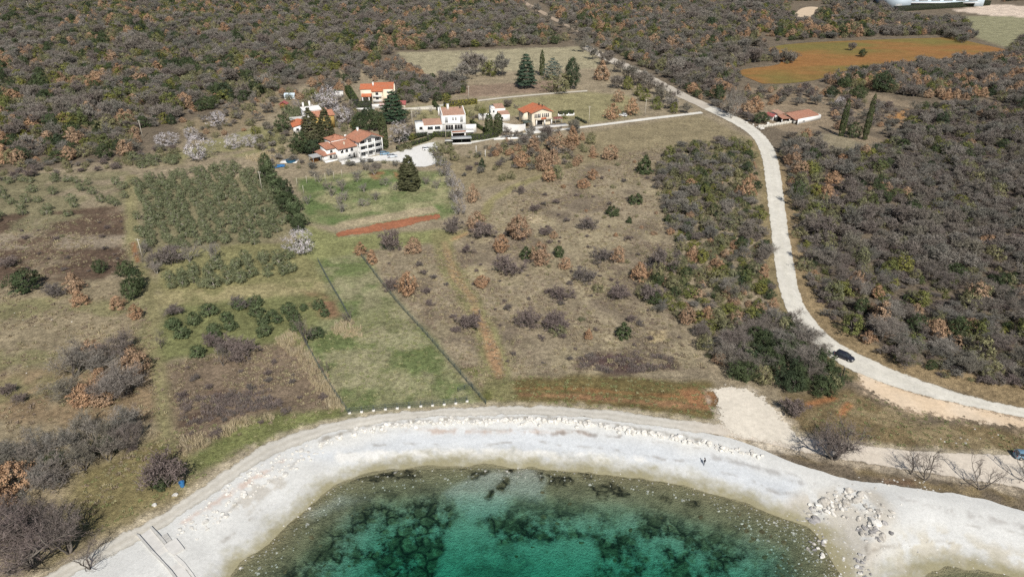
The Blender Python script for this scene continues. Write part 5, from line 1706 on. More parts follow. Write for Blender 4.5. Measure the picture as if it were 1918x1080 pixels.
# lower wings stepping back at the left
h.boxes('wing_wall', 'white_wall', (-8.6, -.01, 2.6, 8.2, 0, 5.0))
h.mono('tile', -8.6, -.25, 2.3, 8.2, 5.25, 7.0, .4, 'wing_roof')
h.chimney(-4.7, 4.4, 5.6, 7.0, .45, 'cream_wall')
for a in (-7.6, -5.4, -3.0):
    h.win('f', 2.6, a, a + 1.2, 3.2, 4.5)
h.win('f', 2.6, -2.0, -1.1, .3, 2.3, name='door', pane='dark')
h.win('f', 2.6, -4.4, -3.2, 1.0, 2.1)
h.win('l', -8.6, 4.0, 5.2, 1.0, 2.3)
h.boxes('tower_wall', 'white_wall', (-8.4, -1.5, 8.21, 14.2, 0, 7.4))
h.hip('tile', -8.4, -1.5, 8.4, 14.2, 7.5, 9.0, .35, 4.5, 'u', 'tower_roof')
h.win('f', 8.21, -4.2, -3.2, 7.0 - .9, 7.0 - .1)
h.boxes('annex_wall', 'white_wall', (-12.4, -8.61, 5.5, 11.0, 0, 5.2))
h.mono('tile', -12.4, -8.8, 5.3, 11.0, 5.35, 6.5, .35, 'annex_roof')
h.win('f', 5.5, -11.4, -10.3, 1.0, 2.3, pane='dark')
h.win('f', 5.5, -10.9, -9.8, 3.4, 4.5)
h.boxes('terrace', 'concrete', (-9.2, -.4, -.6, 2.58, 0, .35))
h.boxes('stair_rail', 'dark_metal', (-6.4, -2.6, -.3, -.22, 1.1, 1.2), (-6.4, -6.3, -.3, -.22, .35, 1.2), (-4.5, -4.4, -.3, -.22, .35, 1.2), (-2.7, -2.6, -.3, -.22, .35, 1.2))
h.boxes('dish', 'white_paint', (-2.2, -1.2, 8.0, 8.12, 8.0, 8.9))

h = House('garden_pavilion', 'small white pavilion with hipped tile roof and grey lean-to left of the hotel', 'outbuilding', 608, 304, 40)
h.boxes('wall', 'white_wall', (0, 6.0, 0, 7.0, 0, 2.9))
h.hip('tile_old', 0, 6.0, 0, 7.0, 2.95, 5.0, .55, 3.3, 'v')
h.win('f', 0, 2.7, 3.7, .2, 2.1, pane='dark', bars=1)
h.win('f', 0, 4.6, 5.2, 1.1, 1.9)
h.boxes('base', 'white_wall', (-.2, 6.6, -1.6, -.01, 0, .55))
h.mono('metal', -4.3, -.65, 1.2, 5.2, 2.5, 2.75, .2, 'lean_to_roof', th=.08)
for u, v in ((-4.2, 1.3), (-4.2, 5.1), (-.9, 1.3)):
    h.boxes('post', 'metal', (u - .07, u + .07, v - .07, v + .07, 0, 2.42))
h.boxes('storage_box', 'wood', (-3.6, -1.2, 3.0, 4.8, 0, 1.1))

# -- white villa with a garage under its terrace
h = House('white_villa', 'white villa with shuttered upper windows, big chimney and garage under its terrace', 'house', 829, 244, 12, z=5.8)
B_ = 2.5
h.boxes('wall', 'white_wall', (0, 11.0, 0, 8.2, 0, B_ + 6.7), (0, .3, 0, 8.2, B_ + 6.7, B_ + 7.0))
rf = h.mono('tile_pale', .38, 10.6, .1, 8.1, B_ + 6.85, B_ + 8.6, .05)
h.prism('parapet', 'white_wall', [(-.1, B_ + 6.7), (8.3, B_ + 6.7), (8.3, B_ + 9.0), (-.1, B_ + 7.15)], -.02, .36, 'u')
h.prism('parapet', 'white_wall', [(-.1, B_ + 6.7), (8.3, B_ + 6.7), (8.3, B_ + 9.0), (-.1, B_ + 7.15)], 10.62, 11.02, 'u')
h.chimney(3.6, 6.4, B_ + 7.5, B_ + 10.4, 1.0, parent=rf)
h.chimney(-.6, 7.4, B_ + 5.0, B_ + 8.8, .7)
h.chimney(9.4, 6.6, B_ + 8.0, B_ + 9.3, .5, 'dark', parent=rf)
for a, b_, z0, z1 in ((1.4, 2.6, 3.5, 5.9), (4.7, 5.4, 4.5, 5.9), (6.0, 6.7, 4.5, 5.9), (8.4, 9.6, 3.5, 5.9)):
    h.win('f', 0, a, b_, B_ + z0, B_ + z1, pane='shutter')
h.win('f', 0, 1.5, 5.0, B_ + .15, B_ + 2.3, pane='dark', bars=2)
h.win('f', 0, 5.7, 9.4, B_ + .15, B_ + 2.3, pane='dark', bars=2)
h.boxes('ledge', 'white_wall', (0, 11, -.35, -.012, B_ + 2.9, B_ + 3.1))
h.boxes('terrace', 'white_wall', (3.6, 14.0, -5.0, -.02, B_ - .35, B_ - .02), (3.6, 4.0, -4.8, -.5, 0, B_ - .35), (9.6, 10.1, -4.8, -.5, 0, B_ - .35), (10.1, 14, -2.5, -.5, 0, B_ - .35))
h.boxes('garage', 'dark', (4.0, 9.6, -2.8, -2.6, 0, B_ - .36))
h.boxes('planter', 'tile', (3.8, 10.2, -4.85, -4.3, B_ - .01, B_ + .55))
h.boxes('wing_wall', 'white_wall', (-8.6, -.02, .6, 7.4, 0, 5.2))
h.mono('tile_pale', -8.55, -.2, .55, 7.4, 5.3, 6.4, .12, 'wing_roof')
h.boxes('wing_wall', 'white_wall', (-12.2, -8.62, .3, 7.0, 0, 6.0))
h.boxes('flat_roof', 'concrete', (-11.9, -8.9, .6, 6.7, 6.01, 6.06))
for a, b_ in ((-6.8, -4.4), (-3.5, -1.0)):
    h.win('f', .6, a, b_, 3.0, 4.4)
    h.win('f', .6, a, b_, .5, 1.4, pane='dark')
h.win('f', .3, -10.6, -9.2, 3.3, 4.6, pane='dark')
h.boxes('side_wall', 'white_wall', (11.03, 16.0, 1.0, 1.3, 0, B_ + 1.8))

h = House('carport', 'open carport with flat grey roof and white base below the white villa', 'carport', 848, 271, 8)
h.boxes('roof', 'metal', (-.4, 8.6, -.3, 4.4, 2.5, 2.66))
for u in (0, 4.1, 8.2):
    for v in (.1, 4.0):
        h.boxes('post', 'dark_metal', (u - .08, u + .08, v - .08, v + .08, 0, 2.5))
h.boxes('base', 'white_wall', (-.3, 8.4, -.35, -.1, 0, .8))
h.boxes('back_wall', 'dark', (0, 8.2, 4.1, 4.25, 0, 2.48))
h = House('shed', 'low dark shed with pale flat roof beside the grey carport', 'shed', 835, 272, 8)
h.boxes('wall', 'dark', (0, 3.0, 0, 2.6, 0, 1.8))
h.boxes('roof', 'grey_wall', (-.3, 3.2, -.3, 2.8, 1.81, 1.95))

# -- low white house between cypresses and gabled house
h = House('low_white_house', 'low white house with two stepped tile roofs behind the thick cypresses', 'house', 927, 232, 14)
h.boxes('wall', 'white_wall', (0, 7.0, 7.0, 13.0, 0, 5.6))
h.mono('tile_pale', 1.9, 6.7, 7.2, 12.8, 5.75, 6.9, .05)
h.boxes('roof_terrace', 'white_wall', (.1, 1.75, 7.1, 12.9, 5.61, 6.2))
h.boxes('side_wall', 'white_wall', (-6.5, -.02, 8.0, 8.3, 0, 3.4))
h.boxes('wing_wall', 'white_wall', (2.6, 8.2, 2.4, 6.98, 0, 3.6))
h.mono('tile_pale', 2.7, 8.1, 2.5, 6.9, 3.75, 4.6, .05, 'wing_roof')
h.win('f', 2.4, 3.6, 4.8, 1.4, 2.6)
h.win('f', 7.0, .6, 1.4, 3.9, 5.0)
h.win('l', 0, 9.0, 10.2, 3.2, 4.4)

h = House('retaining_wall', 'curved pale retaining wall below the low white house', 'wall', 941, 249, 14)
V, F = [], []
N_ = 22
for i in range(N_ + 1):
    t = i / N_
    a = -.5 * math.pi + math.pi * t * 0
    u, v = 12.0 * t, 2.6 - 3.0 * math.sin(math.pi * t)
    z = 4.4 - 1.6 * t
    V += [(u, v, 0), (u, v, z), (u, v + .45, z), (u, v + .45, 0)]
for i in range(N_):
    k = i * 4
    for a, b_ in ((0, 1), (1, 2), (2, 3)):
        F.append((k + a, k + 4 + a, k + 4 + b_, k + b_))
F += [(0, 1, 2, 3), (N_ * 4 + 3, N_ * 4 + 2, N_ * 4 + 1, N_ * 4)]
link('wall', poly_mesh('wall', V, F, M['white_wall']), h.o)
h.boxes('foot_hedge', 'dark', (.2, 5.0, .2, .5, 0, .7))

# -- gabled house
h = House('gabled_house', 'yellowish house with bright orange roof and a row of tall gable windows', 'house', 996, 236, 20)
h.prism('wall', 'cream_wall', [(0, 0), (10.4, 0), (10.4, 6.5), (5.2, 8.1), (0, 6.5)], 0, 11.5)
rf = h.gable('tile_orange', 0, 10.4, 0, 11.5, 6.6, 8.35, 'v', .8, rp=.5)
h.chimney(6.6, 7.4, 7.5, 8.9, .5, 'dark', parent=rf)
h.chimney(7.6, 5.6, 7.2, 8.5, .35, 'dark', parent=rf)
for a in (1.4, 2.3, 3.2, 3.95, 5.4, 6.5, 7.4, 8.3):
    h.win('f', 0, a, a + .55, 3.7, 5.6, pane='dark')
h.boxes('balcony', 'cream_wall', (1.6, 10.0, -1.6, -.02, 2.9, 3.15), (1.6, 10.0, -1.6, -1.45, 3.15, 3.75))
h.boxes('balcony_panel', 'tile_orange', (4.2, 7.0, -1.66, -1.61, 3.05, 4.0))
for u in (1.7, 6.0, 9.6):
    h.boxes('pillar', 'white_wall', (u, u + .5, -1.5, -1.1, 0, 2.9))
h.win('f', 0, 2.4, 5.6, .1, 2.3, pane='dark')
h.boxes('annex_wall', 'cream_wall', (-2.6, -.02, 4.0, 11.0, 0, 5.9))
h.roof('annex_roof', 'tile_orange', [[(-3.3, 3.4, 5.9), (-.82, 3.4, 6.55), (-.82, 11.6, 6.55), (-3.3, 11.6, 5.9)]], .18)
h.boxes('terrace', 'concrete', (-1, 17, -6.0, -1.7, 0, .3))
h.boxes('carport_roof', 'dark_metal', (-4.6, -.6, -2.2, 2.8, 2.4, 2.52))
for u, v in ((-4.5, -2.1), (-.8, -2.1), (-4.5, 2.6)):
    h.boxes('post', 'dark_metal', (u, u + .14, v, v + .14, 0, 2.4))
h = House('concrete_yard', 'sloping pale concrete yard left of the gabled orange roofed house', 'yard', 989, 250, 14)
h.boxes('slab', 'concrete', (0, 6.4, -.4, 8.5, -.1, .22))
h.boxes('kerb', 'grey_wall', (-.3, -.01, -.4, 8.5, -.1, .7))
h = House('pergola', 'red climber covered pergola right of the gabled house', 'pergola', 1040, 233, 20)
for u in (0, 3.4):
    for v in (0, 3.2):
        h.boxes('post', 'metal', (u, u + .12, v, v + .12, 0, 2.3))
h.boxes('beams', 'metal', *[(-.2, 3.8, v, v + .1, 2.3, 2.42) for v in (0, .8, 1.6, 2.4, 3.1)])
rs = RS(77)
mb = MB()
c = np.stack([rs.uniform(-.3, 3.9, 420), rs.uniform(-.2, 3.5, 420), 2.5 + np.abs(rs.normal(0, .22, 420))], 1)
mb.leaves(c, rs.normal(size=c.shape) + [0, 0, 1], .35, .4, rs.rand(420), rs)
mb.obj('climber', leafy('climber', [(.34, .15, .13), (.38, .17, .14)], .3), h.o)

# -- cream house at the back
h = House('cream_house', 'tall cream house with flat tiled roofs and two balconies behind the cedar', 'house', 699, 203, 6)
h.boxes('wall', 'cream_wall', (0, 5.4, 0, 6.0, 0, 9.0), (5.41, 10.8, 3.0, 12.0, 0, 9.2), (-6.4, -.02, 6.0, 12.0, 0, 8.8), (-.02, 5.4, 6.01, 12, 0, 9.0))
h.mono('tile_orange', -6.5, .4, 5.9, 12.2, 8.95, 10.4, .3)
h.mono('tile_orange', .95, 10.9, 3.2, 12.2, 9.4, 11.0, .3)
h.roof('porch_roof', 'tile_orange', [[(-.4, -.5, 8.9), (5.8, -.5, 8.9), (4.4, 3.0, 9.75), (1.0, 3.0, 9.75)], [(5.8, -.5, 8.9), (5.8, 3.0, 9.3), (4.4, 3.0, 9.75)], [(-.4, 3.0, 9.3), (-.4, -.5, 8.9), (1.0, 3.0, 9.75)]], .16)
h.chimney(.2, 9.5, 9.5, 11.6, .8)
for z in (3.9, 6.3):
    h.win('f', 0, 1.9, 3.4, z, z + 1.9, pane='dark')
    h.boxes('balcony', 'white_wall', (.5, 4.9, -.9, -.12, z - .3, z - .1), (.5, 4.9, -.9, -.8, z - .1, z + .7))
h.win('f', 3.0, 7.6, 8.5, 4.6, 5.9, pane='dark')
h.win('f', 3.0, 7.6, 8.5, 7.2, 8.3, pane='shutter')
h.win('r', 10.8, 5.0, 6.2, 6.6, 8.4, pane='shutter')
h.boxes('base_terrace', 'white_wall', (-.6, 9.6, -1.2, -.95, 0, 2.4), (5.45, 9.6, -1.0, 2.98, 0, 2.0))
h.mono('tile_orange', -5.8, -.1, 3.2, 5.95, 5.6, 6.6, .2, 'veranda_roof')
for u in (-5.6, -2.2):
    h.boxes('post', 'white_wall', (u, u + .4, 3.3, 3.7, 0, 5.4))
h.boxes('wall_arch', 'cream_wall', (10.82, 11.6, 9.0, 12.0, 0, 10.4))
h = House('red_roofed_garage', 'low garage with dull red roof left of the cedar trunk', 'garage', 712, 204, 4)
h.boxes('wall', 'grey_wall', (0, 4.6, .2, 4.2, 0, 1.9))
h.mono('red_sheet', 0, 4.6, 0, 4.4, 2.0, 3.0, .3)
h = House('red_roofed_garage', 'low garage with dull red roof right of the cedar', 'garage', 743, 203, 4)
h.boxes('wall', 'cream_wall', (0, 4.6, .2, 4.2, 0, 1.9))
h.mono('red_sheet', 0, 4.6, 0, 4.4, 2.0, 3.0, .3)

# -- small orange roofed house and ochre house at the left
h = House('small_white_house', 'small white house with bright orange roof beside the clipped evergreen', 'house', 551, 250, 24)
h.boxes('wall', 'white_wall', (0, 6.2, 0, 6.0, 0, 3.2))
h.roof('roof', 'tile_orange', [[(-.5, -.5, 3.2), (-.5, 7.5, 4.2), (3.2, 7.5, 5.0), (3.2, -.5, 4.0)], [(3.2, -.5, 4.0), (3.2, 7.5, 5.0), (6.8, 7.5, 4.3), (6.8, -.5, 3.3)]], .18)
h.boxes('side_wall', 'white_wall', (-.012, 5.5, 6.02, 9.5, 0, 3.4))
h.roof('flat_roof', 'grey_wall', [[(.1, 7.55, 3.6), (6.5, 7.55, 3.6), (6.5, 13, 4.6), (.1, 13, 4.6)]], .2)
h.win('f', 0, 1.2, 2.4, 1.0, 2.2, pane='dark')
h.win('f', 0, 3.6, 4.6, .1, 2.1, pane='dark', name='door')
h.win('l', 0, 2.0, 3.2, 1.2, 2.2, pane='dark')
h = House('ochre_house', 'ochre house with arched tile roof and white chimneyed block behind tall conifers', 'house', 592, 244, 30)
h.boxes('wall', 'ochre_wall', (0, 9.4, 0, 7.6, 0, 6.4))
h.gable('tile', 0, 9.4, 0, 7.6, 6.5, 8.2, 'u', .45)
h.win('f', 0, 6.4, 7.4, 3.6, 5.0, pane='dark')
h.win('f', 0, 2.0, 3.0, 3.6, 5.0, pane='dark')
h.win('r', 9.4, 2.6, 3.8, 3.6, 5.0, pane='dark')
h.boxes('block_wall', 'white_wall', (-2.6, 6.0, 8.2, 14.0, 0, 7.6))
h.roof('block_roof', 'white_wall', [[(-2.8, 8.0, 7.7), (6.2, 8.0, 7.7), (6.2, 14.2, 8.4), (-2.8, 14.2, 8.4)]], .2)
h.chimney(-1.4, 13.2, 8.1, 10.6, .8)
h.chimney(1.8, 13.4, 8.2, 10.9, .8)
h.roof('side_roof', 'tile_pale', [[(6.25, 8.6, 6.2), (9.6, 8.6, 6.2), (9.6, 13.6, 7.0), (6.25, 13.6, 7.0)]], .18)
h.boxes('side_block', 'white_wall', (6.26, 9.4, 8.7, 13.5, 0, 6.0))
h = House('garden_shed', 'small wooden garden shed with red roof near the wood', 'shed', 525, 203, 5)
h.boxes('wall', 'wood', (0, 3.6, 0, 3.2, 0, 2.3))
h.gable('red_sheet', 0, 3.6, 0, 3.2, 2.35, 3.4, 'v', .5)
h.win('f', 0, 1.3, 2.3, .1, 1.9, pane='wood', frame='dark', name='door')
h = House('greenhouse', 'pale blue greenhouse beside the red roofed garden shed', 'greenhouse', 533, 186, 4)
h.boxes('base', 'white_wall', (0, 5.6, 0, 3.4, 0, .5))
h.boxes('frame', 'white_paint', *[(u, u + .1, v, v + .1, .5, 2.1) for u in (0, 1.8, 3.6, 5.5) for v in (0, 3.3)], (0, 5.6, 0, .1, 2.1, 2.2), (0, 5.6, 3.3, 3.4, 2.1, 2.2))
h.boxes('panel', 'plate', (.1, 5.5, .02, .06, .5, 2.1), (.1, 5.5, 3.32, 3.36, .5, 2.1))
h.gable('plate', 0, 5.6, 0, 3.4, 2.2, 3.1, 'u', .15, th=.06)
h = House('white_hut', 'small white flat hut beside the blossoming tree', 'hut', 629, 183, 10)
h.boxes('wall', 'white_wall', (0, 4.2, 0, 3.2, 0, 2.9))
h.boxes('roof', 'white_wall', (-.2, 4.4, -.2, 3.4, 2.91, 3.05))

# -- farm at the right
h = House('red_roofed_farm', 'long low farm building with weathered red roof and white wall', 'house', 1492, 233, 30)
h.boxes('wall', 'white_wall', (1.0, 17.5, 0, .35, 0, 2.4), (17.16, 17.5, .36, 9.0, 0, 2.6))
h.roof('roof', 'tile_old', [[(-1.0, .5, 2.2), (17.8, .5, 2.3), (17.0, 7.5, 3.9), (-.5, 7.0, 4.0)], [(-.5, 7.0, 4.0), (17.0, 7.5, 3.9), (17.2, 12.5, 2.4), (-1.2, 12.5, 2.4)]], .18)
h.roof('porch_roof', 'tile_old', [[(-6.0, 4.2, 2.6), (-1.4, 2.6, 2.6), (-1.4, 8.0, 3.5), (-5.0, 8.6, 3.5)]], .15)
for u, v in ((-5.6, 4.5), (-1.8, 3.1)):
    h.boxes('post', 'white_wall', (u, u + .35, v, v + .35, 0, 2.4))
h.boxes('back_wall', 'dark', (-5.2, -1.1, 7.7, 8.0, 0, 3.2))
h.boxes('inner_wall', 'grey_wall', (-.8, .95, 1.2, 1.5, 0, 2.1))
h.win('f', 0, 4.0, 5.6, .4, 1.5, pane='shutter')
h.boxes('white_shed_wall', 'white_wall', (-3.4, 1.0, 9.0, 13.5, 0, 3.4))
h.mono('tile_pale', -3.4, 1.0, 9.0, 13.5, 3.5, 4.4, .25, 'shed_roof')
h.boxes('yard_wall', 'white_wall', (-.9, .2, -1.2, -.9, 0, 2.6))
h = House('farm_hut', 'small gabled hut with red tiles left of the long farm building', 'hut', 1447, 226, 28)
h.prism('wall', 'white_wall', [(0, 0), (2.8, 0), (2.8, 2.2), (1.4, 3.1), (0, 2.2)], 0, 4.6)
h.gable('red_sheet', 0, 2.8, 0, 4.6, 2.25, 3.2, 'v', .4)
h.win('f', 0, .5, 2.3, .05, 2.0, pane='dark', name='door')

h = House('garden_wall', 'rubble stone wall running from the road to the red roofed farm', 'wall', 1420, 241, 0)
A_, B2, C_ = at(1420, 241), at(1487, 230), at(1548, 219)
mb = MB()
for a, b_ in ((A_, B2),):
    n = 14
    for i in range(n):
        p, q = a + (b_ - a) * i / n, a + (b_ - a) * (i + 1) / n
        d = (q - p) / np.linalg.norm(q - p)
        nn = np.array([-d[1], d[0], 0]) * .25
        hh = 1.4 + .2 * math.sin(i * 2.1)
        V = [p - nn, p + nn, q - nn, q + nn]
        V = [tuple(np.array(x) - A_ + np.array([0, 0, dz])) for x in V for dz in (-.3, hh)]
        mb.add(V, [(0, 1, 3, 2), (4, 6, 7, 5), (0, 4, 5, 1), (2, 3, 7, 6), (0, 2, 6, 4), (1, 5, 7, 3)])
mb.obj('stones', M['stone_wall'], h.o)

# -- warehouse far right
h = House('warehouse', 'huge pale blue and white industrial hall at the far edge of the wood', 'warehouse', 1668, 17, 0)
h.boxes('wall', 'plate', (0, 21, 0, 60, 0, 16), (21.01, 115, 22, 80, 0, 11))
h.boxes('roof', 'white_paint', (-.6, 21.3, -.6, 60.5, 16.01, 16.5), (21.35, 115.5, 21.5, 80, 11.01, 11.4))
h.boxes('canopy', 'white_paint', (21.02, 105, 14, 21.98, 4.5, 5.0))
for i in range(6):
    h.win('f', 22, 27 + 14 * i, 37 + 14 * i, 6.2, 8.4, pane='shutter', bars=4)
h.win('f', 0, 5, 11, .1, 5, pane='shutter', name='gate')

# -- hedges
def hedge(kd, label, pts, w, hgt, seed, group='clipped hedges'):
    P_ = [at(*q) for q in pts]
    o = empty('hedge', tuple(P_[0]), 0, label, 'hedge', group)
    rs = RS(seed)
    C_, N_ = [], []
    core = MB()
    for a, b_ in zip(P_[:-1], P_[1:]):
        L = np.linalg.norm((b_ - a)[:2])
        n = int(L * (w + 2 * hgt) * 9)
        t = rs.rand(n)
        d = (b_ - a) / L
        nn = np.array([-d[1], d[0], 0])
        f = rs.rand(n) * (w + 2 * hgt)
        off = np.where(f < hgt, -w / 2, np.where(f > hgt + w, w / 2, f - hgt - w / 2))
        zz = np.where(f < hgt, f, np.where(f > hgt + w, f - hgt - w, hgt)) + rs.normal(0, .08, n)
        C_.append(a - P_[0] + (b_ - a) * t[:, None] + nn * (off + rs.normal(0, .12, n))[:, None] + np.stack([0 * t, 0 * t, zz], 1))
        N_.append(nn * np.sign(off)[:, None] * (np.abs(off) > w / 2 - .01)[:, None] + np.array([0, 0, 1.]) * (zz > hgt - .2)[:, None] + rs.normal(0, .4, (n, 3)))
        k = nn * (w / 2 - .15)
        a0, b0 = a - P_[0], b_ - P_[0]
        V = [x + np.array([0, 0, z]) for x in (a0 - k, a0 + k, b0 - k, b0 + k) for z in (-.1, hgt - .15)]
        core.add(V, [(0, 1, 3, 2), (4, 6, 7, 5), (0, 4, 5, 1), (2, 3, 7, 6), (0, 2, 6, 4), (1, 5, 7, 3)])
    c, n = np.vstack(C_), np.vstack(N_)
    mb = MB()
    s = rs.uniform(.7, 1.3, len(c))
    mb.leaves(c, n, .34 * s, .42 * s, rs.rand(len(c)), rs)
    core.obj('stems', M['dark'], o)
    mb.obj('foliage', M[kd], o)


hedge('hedge', 'dark tall hedge along the left side of the cream house', [(652, 173), (668, 200)], 3.2, 4.0, 1)
hedge('green_dark', 'broad dark hedge below the veranda of the cream house', [(664, 205), (697, 204.5)], 3.6, 4.0, 2)
hedge('hedge_yellow', 'yellow green hedge along the upper lane behind the villa', [(832, 200), (893, 194)], 2.6, 2.6, 3)
hedge('hedge', 'narrow dark hedge running back beside the villa chimneys', [(822, 208), (812, 196)], 1.6, 2.2, 4)
hedge('hedge', 'hedge above the top edge of the white yard', [(744, 281), (800, 264), (812, 256)], 1.8, 1.6, 5)
hedge('hedge', 'olive green hedge in front of the villa wing', [(812, 256), (846, 256)], 2.4, 2.2, 6)
hedge('hedge', 'long hedge right of the grey carport', [(876, 262), (900, 262), (932, 256)], 2.2, 2.6, 7)
hedge('hedge', 'dark hedge descending between villa and thick cypresses', [(882, 230), (912, 249)], 1.4, 1.5, 8)
hedge('green_dark', 'dark hedge behind the white yard below the cypress column', [(740, 268), (800, 254)], 2.0, 2.0, 9)
hedge('hedge', 'low hedge along the white balustrade of the gabled house', [(1046, 217), (1074, 214)], 1.8, 2.2, 10)
hedge('green_dark', 'dark hedge leading down from the balustrade', [(1078, 222), (1098, 232)], .9, 1.1, 11)
hedge('green_dark', 'long dark hedge in front of the far warehouse', [(1676, 22), (1850, 10)], 6, 5, 12)
h = House('balustrade', 'white garden wall with small pillars right of the gabled house', 'wall', 1045, 219, 12)
h.boxes('wall', 'white_wall', (0, 8.6, 0, .3, 0, 1.0))
h.boxes('pillar', 'white_wall', *[(u, u + .5, -.1, .4, 0, 1.5) for u in (0, 2.7, 5.4, 8.2)])
h = House('garden_wall', 'long low white wall along the lane below the villas', 'wall', 925, 263, 11)
h.boxes('wall', 'white_wall', (0, 24, 0, .35, -.2, .9))
h = House('garden_wall', 'pale wall along the upper lane beside the cream house', 'wall', 758, 207, 4)
h.boxes('wall', 'stone_wall', (0, 17, 0, .4, -.2, 1.3))
h = House('garden_wall', 'white wall below the cream house hedge', 'wall', 668, 207, 5)
h.boxes('wall', 'white_wall', (0, 9.5, 0, .3, -.2, 1.2))

# -- round pool, tarpaulin, bin
h = House('trampoline', 'round dark covered pool on a white base beside the hotel garden', 'pool', 545, 303, 0)
def ring(r0, r1, z, n=28):
    return [(r0 * math.cos(2 * math.pi * i / n), r0 * math.sin(2 * math.pi * i / n), z) for i in range(n)]


n = 28
V = ring(2.0, 0, .0, n) + ring(2.0, 0, 1.0, n) + ring(1.85, 0, 1.0, n) + ring(1.85, 0, .86, n)
F = [(k * n + i, k * n + (i + 1) % n, (k + 1) * n + (i + 1) % n, (k + 1) * n + i) for k in range(3) for i in range(n)]
h.o.name = 'garden_pool'
link('pool_wall', poly_mesh('pool_wall', V, F, M['blue_dark']), h.o)
link('pool_cover', poly_mesh('pool_cover', ring(1.85, 0, .87, n), [tuple(range(n))], M['pool_cover']), h.o)
h.boxes('deck', 'white_wall', (-4.2, 2.6, -1.6, 3.6, -.1, .12))
rs = RS(44)
mb = MB()
gxx, gyy = np.meshgrid(np.linspace(-2.6, 2.6, 14), np.linspace(-1.8, 1.8, 11))
zz = .5 + .45 * fbm(gxx * 1.1 + 5, gyy * 1.1, 5)
zz *= np.clip(1.6 - np.hypot(gxx / 2.6, gyy / 1.8), .05, 1)
idx = np.arange(14 * 11).reshape(11, 14)
mb.add(np.stack([gxx, gyy, zz], -1).reshape(-1, 3), np.stack([idx[:-1, :-1], idx[:-1, 1:], idx[1:, 1:], idx[1:, :-1]], -1).reshape(-1, 4))
o = mb.obj('tarpaulin', M['blue'], None, tuple(at(522, 312)), (0, 0, .5))
tag(o, 'crumpled blue tarpaulin beside the round covered pool', 'tarpaulin')

h = House('blue_bin', 'open blue plastic bin under the purple brown shrub by the beach track', 'bin', 342, 910, 20)
V = ring(.36, 0, 0, n) + ring(.46, 0, .95, n) + ring(.50, 0, .97, n) + ring(.50, 0, 1.02, n) + ring(.43, 0, 1.02, n) + ring(.34, 0, .25, n)
F = [(k * n + i, k * n + (i + 1) % n, (k + 1) * n + (i + 1) % n, (k + 1) * n + i) for k in range(5) for i in range(n)]
link('tub', poly_mesh('tub', V, F, M['blue']), h.o)
link('bag', poly_mesh('bag', ring(.35, 0, .3, n), [tuple(range(n))], M['dark']), h.o)  # near-black disc paints the shade inside the open bin


